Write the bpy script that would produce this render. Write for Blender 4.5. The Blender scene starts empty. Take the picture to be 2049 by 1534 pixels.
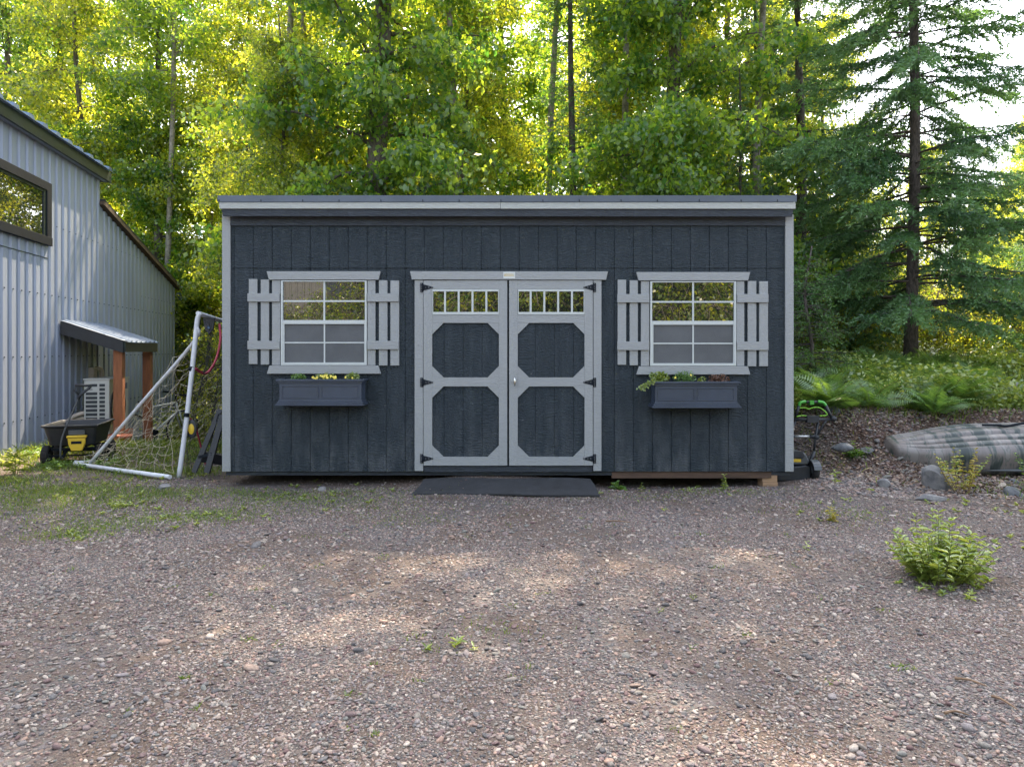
import bpy, math, random
import numpy as np
from mathutils import Vector, Matrix
R = math.radians
random.seed(7)
rng = np.random.default_rng(11)
S = bpy.context.scene
col = S.collection

# ------------------------------------------------------------------ camera
F_PX = 1360.0; HC = 1.45; HY = 700.0; CX = 1024.5; D = 7.27
cam = bpy.data.cameras.new('camera'); camo = bpy.data.objects.new('camera', cam); col.objects.link(camo)
camo.location = (0, 0, HC); camo.rotation_euler = (R(90), 0, 0)
cam.sensor_width = 36; cam.lens = 36 * F_PX / 2049; cam.shift_y = -(767 - HY) / 2049
cam.clip_start = .05; cam.clip_end = 3000
S.camera = camo
# ------------------------------------------------------------------ light
SUN_EL, SUN_AZ = 54.0, 3.0          # azimuth from +Y towards +X
w = bpy.data.worlds.new("World"); S.world = w; w.use_nodes = True
nt = w.node_tree; nt.nodes.clear()
sky = nt.nodes.new('ShaderNodeTexSky'); sky.sky_type = 'NISHITA'; sky.sun_disc = False
sky.sun_elevation = R(SUN_EL); sky.sun_rotation = R(SUN_AZ); sky.dust_density = 4.0; sky.air_density = 1.0; sky.ozone_density = 1.0
hs = nt.nodes.new('ShaderNodeHueSaturation'); hs.inputs['Saturation'].default_value = .55
bg = nt.nodes.new('ShaderNodeBackground'); bg.inputs['Strength'].default_value = .15
wo = nt.nodes.new('ShaderNodeOutputWorld')
nt.links.new(sky.outputs[0], hs.inputs['Color']); nt.links.new(hs.outputs[0], bg.inputs['Color']); nt.links.new(bg.outputs[0], wo.inputs[0])
sl = bpy.data.lights.new('sun', 'SUN'); so = bpy.data.objects.new('sun', sl); col.objects.link(so)
sl.energy = 3.7; sl.angle = R(.5); sl.color = (1, .81, .59)
sdir = Vector((math.sin(R(SUN_AZ)) * math.cos(R(SUN_EL)), math.cos(R(SUN_AZ)) * math.cos(R(SUN_EL)), math.sin(R(SUN_EL))))
so.rotation_euler = sdir.to_track_quat('Z', 'Y').to_euler(); so.location = (0, 20, 30)
S.view_settings.view_transform = 'Standard'; S.view_settings.look = 'None'
S.view_settings.gamma = 1; S.view_settings.use_curve_mapping = False
S.view_settings.exposure = 2.55
S.cycles.max_bounces = 8; S.cycles.diffuse_bounces = 4; S.cycles.transparent_max_bounces = 8
S.cycles.use_denoising = True; S.cycles.denoising_prefilter = 'NONE'

# ------------------------------------------------------------------ helpers
def P(px, py, Y):
    return Vector(((px - CX) / F_PX * Y, Y, HC - (py - HY) / F_PX * Y))
K = F_PX / D
def FX(px): return (px - CX) / K
def FZ(py): return HC - (py - HY) / K
def ss(a, b, x):
    t = np.clip((x - a) / (b - a), 0, 1); return t * t * (3 - 2 * t)
def tz(x, y):
    x = np.asarray(x, float); y = np.asarray(y, float)
    z = ss(-3.0, -4.4, x) * -np.minimum(.68, .16 * np.maximum(0, y - 10.2))
    z = z + ss(3.15, 4.1, x + .25 * np.sin(y * 2.1)) * (.66 * ss(7.55, 9.1, y + .12 * np.sin(x * 3.1)) + .38 * ss(9, 12.5, y))
    near = np.exp(-((y - 9) / 9.) ** 2)
    z = z + near * (.018 * np.sin(x * 1.7 + .6 * np.sin(y * 2.3)) * np.cos(y * 1.3 + .5) + .01 * np.sin(x * 5.1 + 1) * np.sin(y * 4.3))
    z = z + .085 * np.exp(-((x + .15) / .75) ** 4 - ((y - 7.35) / .33) ** 2)
    z = z - .05 * ss(7.0, 7.6, y) * ss(3.3, 2.8, np.abs(x)) * ss(.3, 1.4, x) 
    z = z + (y > 22) * np.clip((y - 22) * .03, 0, 3)
    return z
def tzf(x, y): return float(tz(x, y))

def props(o, label=None, cat=None, group=None, kind=None):
    if label: o['label'] = label
    if cat: o['category'] = cat
    if group: o['group'] = group
    if kind: o['kind'] = kind
    return o
def thing(name, label, cat, loc=(0, 0, 0), rz=0, group=None):
    o = bpy.data.objects.new(name, None); col.objects.link(o); o.location = loc; o.rotation_euler = (0, 0, rz)
    o.empty_display_size = .1
    return props(o, label, cat, group)
def rootloc(p):
    v = Vector((0, 0, 0))
    while p is not None:
        v = v + p.location; p = p.parent
    return v
def link(name, me, mat, parent):
    me.materials.append(mat)
    o = bpy.data.objects.new(name, me); col.objects.link(o)
    if parent is not None: o.parent = parent
    return o
def npmesh(name, V, F, smooth=False, tint=None):
    """V (n,3); F (m,k) all of the same size"""
    me = bpy.data.meshes.new(name); V = np.asarray(V, np.float32); F = np.asarray(F, np.int32)
    me.vertices.add(len(V)); me.vertices.foreach_set('co', V.ravel())
    me.loops.add(F.size); me.loops.foreach_set('vertex_index', F.ravel())
    me.polygons.add(len(F)); me.polygons.foreach_set('loop_start', np.arange(0, F.size, F.shape[1], dtype=np.int32))
    if smooth: me.polygons.foreach_set('use_smooth', np.ones(len(F), bool))
    if tint is not None:
        a = me.attributes.new('tint', 'FLOAT', 'FACE'); a.data.foreach_set('value', np.asarray(tint, np.float32))
    me.update(calc_edges=True)
    return me
def copy_tree(o, parent=None):
    c = o.copy(); col.objects.link(c)
    if parent is not None: c.parent = parent
    for ch in [k for k in bpy.data.objects if k.parent == o]: copy_tree(ch, c)
    return c

class MB:
    def __init__(s): s.v = []; s.f = []; s.sm = []; s.T = None
    def add(s, vs, fs, smooth=False):
        b = len(s.v)
        for p in vs:
            p = Vector(p)
            if s.T is not None: p = s.T @ p
            s.v.append(tuple(p))
        for f in fs: s.f.append([i + b for i in f]); s.sm.append(smooth)
        return s
    def box(s, x0, x1, y0, y1, z0, z1):
        if x0 > x1: x0, x1 = x1, x0
        if y0 > y1: y0, y1 = y1, y0
        if z0 > z1: z0, z1 = z1, z0
        v = [(x0, y0, z0), (x1, y0, z0), (x1, y1, z0), (x0, y1, z0), (x0, y0, z1), (x1, y0, z1), (x1, y1, z1), (x0, y1, z1)]
        return s.add(v, [(0, 3, 2, 1), (4, 5, 6, 7), (0, 1, 5, 4), (1, 2, 6, 5), (2, 3, 7, 6), (3, 0, 4, 7)])
    def boxr(s, a, b, w, h, up=(0, 0, 1)):
        """bar of section w x h from a to b"""
        a = Vector(a); b = Vector(b); d = (b - a).normalized(); u = Vector(up)
        sx = d.cross(u)
        if sx.length < 1e-4: sx = d.cross(Vector((1, 0, 0)))
        sx.normalize(); uz = sx.cross(d).normalized()
        v = []
        for c in (a, b):
            for i, j in ((-1, -1), (1, -1), (1, 1), (-1, 1)): v.append(c + sx * (i * w / 2) + uz * (j * h / 2))
        return s.add(v, [(0, 1, 2, 3), (7, 6, 5, 4), (0, 4, 5, 1), (1, 5, 6, 2), (2, 6, 7, 3), (3, 7, 4, 0)])
    def prism(s, poly, y0, y1):
        """poly in (x,z), extruded along y"""
        n = len(poly)
        v = [(x, y0, z) for x, z in poly] + [(x, y1, z) for x, z in poly]
        return s.add(v, [tuple(range(n)), tuple(range(2 * n - 1, n - 1, -1))] + [(i, i + n, (i + 1) % n + n, (i + 1) % n) for i in range(n)])
    def tube(s, pts, r, n=8, caps=True, smooth=True):
        pts = [Vector(p) for p in pts]; m = len(pts)
        rs = r if hasattr(r, '__len__') else [r] * m
        ref = None; v = []
        for i, p in enumerate(pts):
            d = (pts[min(i + 1, m - 1)] - pts[max(i - 1, 0)])
            d = d.normalized() if d.length > 1e-9 else Vector((0, 0, 1))
            if ref is None:
                ref = Vector((0, 0, 1)) if abs(d.z) < .9 else Vector((1, 0, 0))
            a = (ref - d * ref.dot(d))
            a = a.normalized() if a.length > 1e-6 else d.orthogonal().normalized()
            ref = a; b = d.cross(a)
            for k in range(n):
                t = 2 * math.pi * k / n; v.append(p + (a * math.cos(t) + b * math.sin(t)) * rs[i])
        f = [(i * n + k, i * n + (k + 1) % n, (i + 1) * n + (k + 1) % n, (i + 1) * n + k) for i in range(m - 1) for k in range(n)]
        s.add(v, f, smooth)
        if caps:
            s.f.append([len(s.v) - m * n + k for k in range(n)][::-1]); s.sm.append(False)
            s.f.append([len(s.v) - n + k for k in range(n)]); s.sm.append(False)
        return s
    def lathe(s, c, axis, prof, n=24, smooth=True):
        """prof list of (offset along axis, radius)"""
        c = Vector(c); ax = Vector(axis).normalized(); a = ax.orthogonal().normalized(); b = ax.cross(a); v = []
        for o, r in prof:
            for k in range(n):
                t = 2 * math.pi * k / n; v.append(c + ax * o + (a * math.cos(t) + b * math.sin(t)) * r)
        m = len(prof)
        f = [(i * n + k, i * n + (k + 1) % n, (i + 1) * n + (k + 1) % n, (i + 1) * n + k) for i in range(m - 1) for k in range(n)]
        s.add(v, f, smooth); return s
    def quad(s, a, b, c, d): return s.add([a, b, c, d], [(0, 1, 2, 3)])
    def build(s, name, mat, parent=None, bevel=0):
        off = rootloc(parent)
        me = bpy.data.meshes.new(name)
        me.from_pydata([(x - off.x, y - off.y, z - off.z) for x, y, z in s.v], [], s.f)
        me.polygons.foreach_set('use_smooth', s.sm); me.update()
        o = link(name, me, mat, parent)
        if bevel:
            b = o.modifiers.new('bevel', 'BEVEL'); b.width = bevel; b.segments = 2; b.limit_method = 'ANGLE'
        return o

def smooth_path(pts, n=6):
    pts = [Vector(p) for p in pts]; out = []
    for i in range(len(pts) - 1):
        p0 = pts[max(i - 1, 0)]; p1 = pts[i]; p2 = pts[i + 1]; p3 = pts[min(i + 2, len(pts) - 1)]
        for k in range(n):
            t = k / n
            out.append(.5 * ((2 * p1) + (p2 - p0) * t + (2 * p0 - 5 * p1 + 4 * p2 - p3) * t * t + (3 * p1 - p0 - 3 * p2 + p3) * t ** 3))
    out.append(pts[-1]); return out

def np_tubes(A, B, r, n=3):
    """segments A->B as n-sided tubes; r scalar or (m,2)"""
    A = np.asarray(A, float); B = np.asarray(B, float); m = len(A)
    r = np.broadcast_to(np.asarray(r, float), (m, 2)) if np.ndim(r) != 1 else np.stack([r, r], 1)
    d = B - A; d /= np.linalg.norm(d, axis=1, keepdims=True) + 1e-9
    ref = np.where(np.abs(d[:, 2:3]) < .9, np.array([[0, 0, 1.]]), np.array([[1., 0, 0]]))
    a = np.cross(d, ref); a /= np.linalg.norm(a, axis=1, keepdims=True) + 1e-9; b = np.cross(d, a)
    V = np.zeros((m, 2 * n, 3))
    for k in range(n):
        t = 2 * math.pi * k / n; o = a * math.cos(t) + b * math.sin(t)
        V[:, k] = A + o * r[:, :1]; V[:, n + k] = B + o * r[:, 1:]
    base = (np.arange(m) * 2 * n)[:, None, None]
    q = np.array([[k, (k + 1) % n, n + (k + 1) % n, n + k] for k in range(n)])[None]
    return V.reshape(-1, 3), (base + q).reshape(-1, 4)

def unit(v): return v / (np.linalg.norm(v, axis=-1, keepdims=True) + 1e-9)
def kites(p, a, nrm, L, W, wide=.42):
    """leaf shaped quads: base point p, direction a, approx normal nrm"""
    a = unit(a); b = unit(np.cross(nrm, a)); n = len(p)
    L = np.broadcast_to(L, (n,))[:, None]; W = np.broadcast_to(W, (n,))[:, None]
    V = np.stack([p, p + a * L * wide + b * W / 2, p + a * L, p + a * L * wide - b * W / 2], 1).reshape(-1, 3)
    return V, np.arange(4 * n).reshape(-1, 4)
def leaves6(p, a, nrm, L, W, fold=.25):
    """folded leaves with a midrib and drooping tip: two quads each"""
    a = unit(a); b = unit(np.cross(nrm, a)); c = unit(np.cross(a, b)); n = len(p)
    L = np.broadcast_to(L, (n,))[:, None]; W = np.broadcast_to(W, (n,))[:, None]
    c = c * np.sign(c[:, 2:3] + 1e-9)
    tip = p + a * L * .95 - c * L * .18; mid1 = p + a * L * .3 + c * L * .03; 
    l1 = p + a * L * .28 + b * W * .46 + c * W * fold; l2 = p + a * L * .62 + b * W * .36 + c * (W * fold - L * .04)
    r1 = p + a * L * .28 - b * W * .46 + c * W * fold; r2 = p + a * L * .62 - b * W * .36 + c * (W * fold - L * .04)
    V = np.stack([p, l1, l2, tip, r2, r1], 1).reshape(-1, 3)
    base = (np.arange(n) * 6)[:, None, None]
    F = (base + np.array([[0, 3, 2, 1], [0, 5, 4, 3]])[None]).reshape(-1, 4)
    return V, F
def cat(*VF):
    Vs, Fs, o = [], [], 0
    for V, F in VF:
        Vs.append(V); Fs.append(F + o); o += len(V)
    return np.concatenate(Vs), np.concatenate(Fs)

# ------------------------------------------------------------------ materials
def newmat(name):
    m = bpy.data.materials.new(name); m.use_nodes = True; t = m.node_tree
    return m, t, t.nodes['Principled BSDF'], t.nodes['Material Output']
def N(t, typ, **kw):
    n = t.nodes.new('ShaderNode' + typ)
    for k, v in kw.items():
        if hasattr(n, k) and k not in n.inputs: setattr(n, k, v)
        else: n.inputs[k].default_value = v
    return n
def c4(c): return (c[0], c[1], c[2], 1)
def ramp(t, fac, stops, interp='LINEAR'):
    r = t.nodes.new('ShaderNodeValToRGB'); r.color_ramp.interpolation = interp
    e = r.color_ramp.elements
    while len(e) < len(stops): e.new(.5)
    for k, (p, c) in enumerate(stops): e[k].position = p; e[k].color = c4(c) if hasattr(c, '__len__') else (c, c, c, 1)
    if fac is not None: t.links.new(fac, r.inputs[0])
    return r
def mapping(t, scale=(1, 1, 1), src='Object', rot=(0, 0, 0)):
    tc = t.nodes.new('ShaderNodeTexCoord'); mp = t.nodes.new('ShaderNodeMapping'); mp.inputs['Scale'].default_value = scale
    mp.inputs['Rotation'].default_value = rot
    t.links.new(tc.outputs[src], mp.inputs[0]); return mp.outputs[0]
def plain(name, c, rough=.6, metal=0, var=.12, scale=6, bump=0, bscale=60, stretch=(1, 1, 1), spec=.5):
    m, t, b, o = newmat(name)
    co = mapping(t, stretch)
    n = N(t, 'TexNoise', Scale=scale, Detail=5, Roughness=.6); t.links.new(co, n.inputs[0])
    r = ramp(t, n.outputs[0], [(.3, [x * (1 - var) for x in c]), (.7, [min(1, x * (1 + var)) for x in c])])
    t.links.new(r.outputs[0], b.inputs['Base Color']); b.inputs['Roughness'].default_value = rough; b.inputs['Metallic'].default_value = metal
    b.inputs['Specular IOR Level'].default_value = spec
    if bump:
        n2 = N(t, 'TexNoise', Scale=bscale, Detail=4); t.links.new(co, n2.inputs[0])
        bp = N(t, 'Bump', Strength=bump, Distance=.004); t.links.new(n2.outputs[0], bp.inputs['Height']); t.links.new(bp.outputs[0], b.inputs['Normal'])
    return m
def woodgrain(name, c, c2, rough=.62, horiz=False, emb=.5, streak=.5, dirt=False, gc=.8):
    """embossed engineered wood siding, painted"""
    m, t, b, o = newmat(name); L = t.links
    a = (1, 1, 1)
    emb_s = (20, 20, 95) if not horiz else (16, 40, 120)
    co = mapping(t, emb_s)
    co0 = mapping(t, (5, 5, 1.3) if not horiz else (1.3, 5, 9))
    warp = N(t, 'TexNoise', Scale=1.0, Detail=3); L.new(co0, warp.inputs[0])
    mixv = N(t, 'MixRGB', Fac=.9); mixv.blend_type = 'ADD'
    sc = N(t, 'VectorMath', operation='SCALE'); sc.inputs['Scale'].default_value = 11; L.new(warp.outputs[1], sc.inputs[0])
    L.new(co, mixv.inputs[1]); L.new(sc.outputs[0], mixv.inputs[2])
    g = N(t, 'TexNoise', Scale=1.0, Detail=2, Roughness=.55); L.new(mixv.outputs[0], g.inputs[0])
    gr = ramp(t, g.outputs[0], [(.42, 0), (.58, 1)])
    st = N(t, 'TexNoise', Scale=1.0, Detail=4, Roughness=.65)
    L.new(mapping(t, (14, 14, 1.6) if not horiz else (1.6, 6, 14)), st.inputs[0])
    sr = ramp(t, st.outputs[0], [(.45, 0), (.75, streak)])
    mx = N(t, 'MixRGB'); mx.inputs[1].default_value = c4(c); mx.inputs[2].default_value = c4(c2); L.new(sr.outputs[0], mx.inputs[0])
    dk = N(t, 'MixRGB'); dk.blend_type = 'MULTIPLY'; dk.inputs[0].default_value = gc
    L.new(mx.outputs[0], dk.inputs[1]); L.new(ramp(t, gr.outputs[0], [(0, .62), (1, 1.0)]).outputs[0], dk.inputs[2])  # embossed hollows darkened in the colour to stand for shade
    last = dk.outputs[0]
    if dirt:   # rain splash and dust near the foot of the wall
        sep = N(t, 'SeparateXYZ'); tc = N(t, 'TexCoord'); L.new(tc.outputs['Object'], sep.inputs[0])
        zr = N(t, 'MapRange'); zr.inputs[1].default_value = .9; zr.inputs[2].default_value = .1; L.new(sep.outputs[2], zr.inputs[0])
        dn = N(t, 'TexNoise', Scale=1.0, Detail=6, Roughness=.7); L.new(mapping(t, (7, 7, 2.2)), dn.inputs[0])
        dr = ramp(t, dn.outputs[0], [(.44, 0), (.76, .6)])
        mu = N(t, 'Math', operation='MULTIPLY'); L.new(zr.outputs[0], mu.inputs[0]); L.new(dr.outputs[0], mu.inputs[1])
        dm = N(t, 'MixRGB'); dm.inputs[2].default_value = (.13, .14, .15, 1); L.new(mu.outputs[0], dm.inputs[0]); L.new(last, dm.inputs[1]); last = dm.outputs[0]
        # scuffs
        sn = N(t, 'TexNoise', Scale=9, Detail=2); L.new(mapping(t, (1, 1, 2)), sn.inputs[0])
        s2 = ramp(t, sn.outputs[0], [(.74, 0), (.78, .5)])
        sm2 = N(t, 'MixRGB'); sm2.inputs[2].default_value = (.2, .21, .22, 1); L.new(s2.outputs[0], sm2.inputs[0]); L.new(last, sm2.inputs[1]); last = sm2.outputs[0]
    L.new(last, b.inputs['Base Color']); b.inputs['Roughness'].default_value = rough
    bp = N(t, 'Bump', Strength=emb, Distance=.008); L.new(gr.outputs[0], bp.inputs['Height']); L.new(bp.outputs[0], b.inputs['Normal'])
    return m
def glassmat(name, tint, refl):
    m, t, b, o = newmat(name); t.nodes.remove(b)
    d = N(t, 'BsdfDiffuse'); d.inputs[0].default_value = c4(tint)  # dark base stands for the unlit room behind the pane
    g = N(t, 'BsdfGlossy', Roughness=.004); g.inputs[0].default_value = (1, 1, 1, 1)
    # old float glass: very slight waviness
    n = N(t, 'TexNoise', Scale=2.2, Detail=1); t.links.new(mapping(t), n.inputs[0])
    bp = N(t, 'Bump', Strength=.02, Distance=.03); t.links.new(n.outputs[0], bp.inputs['Height']); t.links.new(bp.outputs[0], g.inputs['Normal'])
    fr = N(t, 'Fresnel', IOR=1.5); ad = N(t, 'Math', operation='ADD'); ad.inputs[1].default_value = refl; t.links.new(fr.outputs[0], ad.inputs[0])
    mx = N(t, 'MixShader'); t.links.new(ad.outputs[0], mx.inputs[0]); t.links.new(d.outputs[0], mx.inputs[1]); t.links.new(g.outputs[0], mx.inputs[2])
    t.links.new(mx.outputs[0], o.inputs[0]); return m
def leafmat(name, dark, light, tdark, tlight, trans=.45, gloss=.06, rough=.35):
    m, t, b, o = newmat(name); t.nodes.remove(b); L = t.links
    at = N(t, 'Attribute'); at.attribute_name = 'tint'
    cr = ramp(t, at.outputs['Fac'], [(0, dark), (1, light)]); tr = ramp(t, at.outputs['Fac'], [(0, tdark), (1, tlight)])
    d = N(t, 'BsdfDiffuse'); L.new(cr.outputs[0], d.inputs[0])
    q = N(t, 'BsdfTranslucent'); L.new(tr.outputs[0], q.inputs[0])
    m1 = N(t, 'MixShader', Fac=trans); L.new(d.outputs[0], m1.inputs[1]); L.new(q.outputs[0], m1.inputs[2])
    g = N(t, 'BsdfGlossy', Roughness=rough); g.inputs[0].default_value = (1, 1, 1, 1)
    m2 = N(t, 'MixShader', Fac=gloss); L.new(m1.outputs[0], m2.inputs[1]); L.new(g.outputs[0], m2.inputs[2])
    L.new(m2.outputs[0], o.inputs[0]); return m
def barkmat(name, c, c2, sc=(9, 9, 2.2)):
    m, t, b, o = newmat(name); L = t.links
    n = N(t, 'TexNoise', Scale=2.0, Detail=6, Roughness=.7, Distortion=.6); L.new(mapping(t, sc), n.inputs[0])
    r = ramp(t, n.outputs[0], [(.35, c), (.62, c2)]); L.new(r.outputs[0], b.inputs['Base Color']); b.inputs['Roughness'].default_value = .9
    bp = N(t, 'Bump', Strength=1, Distance=.03); L.new(n.outputs[0], bp.inputs['Height']); L.new(bp.outputs[0], b.inputs['Normal']); return m

M = {}
M['siding'] = woodgrain('dark_siding', (.0090, .0205, .0300), (.036, .051, .064), dirt=True, emb=.7, streak=.55, gc=.62)
M['fascia'] = woodgrain('dark_board', (.024, .033, .045), (.045, .055, .068), horiz=True, emb=.5)
M['trim'] = woodgrain('grey_trim_board', (.262, .280, .287), (.305, .320, .325), rough=.6, emb=.3, streak=.35, gc=.14)
M['trimh'] = woodgrain('grey_trim_board_level', (.262, .280, .287), (.305, .320, .325), rough=.6, horiz=True, emb=.3, streak=.35, gc=.14)
M['paletrim'] = woodgrain('pale_trim_board', (.34, .365, .35), (.40, .41, .385), horiz=True, emb=.3, gc=.3)
M['vinyl'] = plain('white_vinyl', (.44, .48, .48), .35, var=.04)
M['glass'] = glassmat('window_glass', (.010, .013, .014), .11)
M['screen'] = plain('insect_screen', (.085, .092, .10), .75, var=.18, scale=3, bump=.3, bscale=900)
M['dripedge'] = plain('dark_metal_edge', (.07, .085, .11), .42, .35, var=.15, scale=3)
M['black'] = plain('black_metal', (.008, .012, .018), .6, 0, var=.2, spec=.15)
M['rubber'] = plain('black_rubber', (.022, .024, .027), .75, var=.35, scale=9, bump=.5, bscale=300)
M['chrome'] = plain('bright_metal', (.6, .6, .58), .25, 1, var=.05)
M['planter'] = plain('dark_blue_plastic', (.034, .047, .072), .45, var=.15, scale=5, bump=.1)
M['soil'] = plain('soil', (.03, .02, .014), .95, var=.4, bump=1, bscale=90)
M['rawwood'] = plain('raw_lumber', (.30, .19, .11), .8, var=.25, scale=4, stretch=(1, 6, 6), bump=.3)
M['darkwood'] = plain('dark_timber', (.075, .045, .03), .85, var=.3, scale=4, stretch=(1, 6, 6), bump=.3)  # same grain as the raw lumber in a much darker brown
M['redwood'] = plain('stained_post', (.28, .105, .045), .7, var=.3, scale=3, stretch=(7, 7, 1), bump=.35)
M['gold'] = plain('gold_print', (.55, .36, .04), .5, var=.1)
M['plate'] = plain('pale_plate', (.5, .53, .52), .45, var=.05)
M['white'] = plain('white_powder_coat', (.60, .63, .68), .38, var=.1, scale=9)
M['net'] = plain('cream_cord', (.62, .56, .45), .8, var=.15)
M['blackcord'] = plain('black_cord', (.015, .017, .02), .8, var=.2)
M['red'] = plain('red_strap', (.33, .03, .06), .6, var=.2)
M['yellow'] = plain('yellow_plastic', (.62, .42, .03), .45, var=.1)
M['blackplastic'] = plain('black_plastic', (.020, .024, .030), .5, var=.25, bump=.15)
M['green'] = plain('green_plastic', (.06, .33, .04), .4, var=.08)
M['lime'] = plain('lime_cable', (.25, .6, .05), .4, var=.08)
M['greyplastic'] = plain('grey_plastic', (.07, .078, .085), .45, var=.15)
M['silver'] = plain('silver_tube', (.42, .43, .44), .35, .7, var=.05)
M['acwhite'] = plain('cream_enamel', (.52, .54, .52), .45, var=.06)
M['acdark'] = plain('dark_coil', (.04, .05, .06), .6, var=.2)
M['conduit'] = plain('beige_pipe_cover', (.42, .37, .31), .6, var=.1)
M['terracotta'] = plain('terracotta', (.40, .13, .07), .75, var=.15)
M['concrete'] = plain('concrete', (.34, .30, .25), .9, var=.2, bump=.6)
M['housemetal'] = plain('blue_grey_sheet_metal', (.27, .312, .40), .38, .0, var=.10, scale=1.5, stretch=(1, 1, .3))
M['roofblue'] = plain('blue_roof_metal', (.07, .12, .20), .42, .0, var=.1)
M['darkgreen'] = plain('dark_green_fascia', (.016, .027, .026), .5, var=.2)
M['brownwood'] = plain('brown_rake', (.10, .068, .045), .8, var=.3, stretch=(6, 1, 6))
M['tyre'] = plain('tyre_rubber', (.016, .016, .017), .85, var=.3, bump=.4, bscale=120)
M['bark'] = barkmat('cottonwood_bark', (.045, .038, .030), (.15, .13, .105))
M['palebark'] = barkmat('pale_bark', (.12, .11, .09), (.32, .29, .25), (6, 6, 5))
M['sprucebark'] = barkmat('spruce_bark', (.030, .026, .023), (.12, .10, .088), (14, 14, 5))
M['leaf'] = leafmat('broad_leaf', (.034, .10, .022), (.14, .24, .04), (.12, .32, .03), (.74, .86, .045), .56, .04)
M['leaf2'] = leafmat('yellow_leaf', (.038, .10, .022), (.15, .22, .03), (.16, .32, .02), (.92, .88, .05), .60, .045)
M['needle'] = leafmat('needles', (.034, .095, .045), (.13, .25, .095), (.05, .16, .03), (.20, .36, .06), .32, .04, .4)
M['needle2'] = leafmat('fresh_needles', (.02, .07, .02), (.09, .20, .03), (.04, .12, .02), (.16, .3, .03), .25, .04, .4)
M['fern'] = leafmat('fern_frond', (.07, .15, .05), (.17, .30, .09), (.14, .28, .03), (.34, .5, .06), .42, .05)
M['weed'] = leafmat('weed_leaf', (.09, .17, .025), (.30, .38, .09), (.22, .32, .02), (.55, .56, .08), .42, .07)
M['weed2'] = leafmat('yellow_weed_leaf', (.18, .19, .02), (.36, .30, .05), (.3, .3, .02), (.6, .45, .05), .4, .05)
M['grassm'] = leafmat('grass_blade', (.04, .10, .015), (.16, .22, .03), (.10, .2, .01), (.35, .4, .03), .4, .04)
M['litter'] = leafmat('dead_leaf', (.06, .035, .024), (.34, .24, .17), (.05, .02, .01), (.2, .1, .05), .12, .04, .5)
M['flower'] = plain('yellow_petal', (.75, .62, .10), .6, var=.1)
M['stemm'] = plain('green_stem', (.12, .15, .03), .7, var=.2)
M['twig'] = plain('brown_twig', (.16, .10, .06), .85, var=.3)
M['redleaf'] = leafmat('purple_leaf', (.07, .05, .03), (.22, .10, .07), (.1, .06, .02), (.3, .15, .05), .3, .05)
M['hillm'] = plain('haze_blue_hillside', (.14, .19, .26), .95, var=.2, scale=.02)  # blue of distant haze put into the hillside colour

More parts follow.
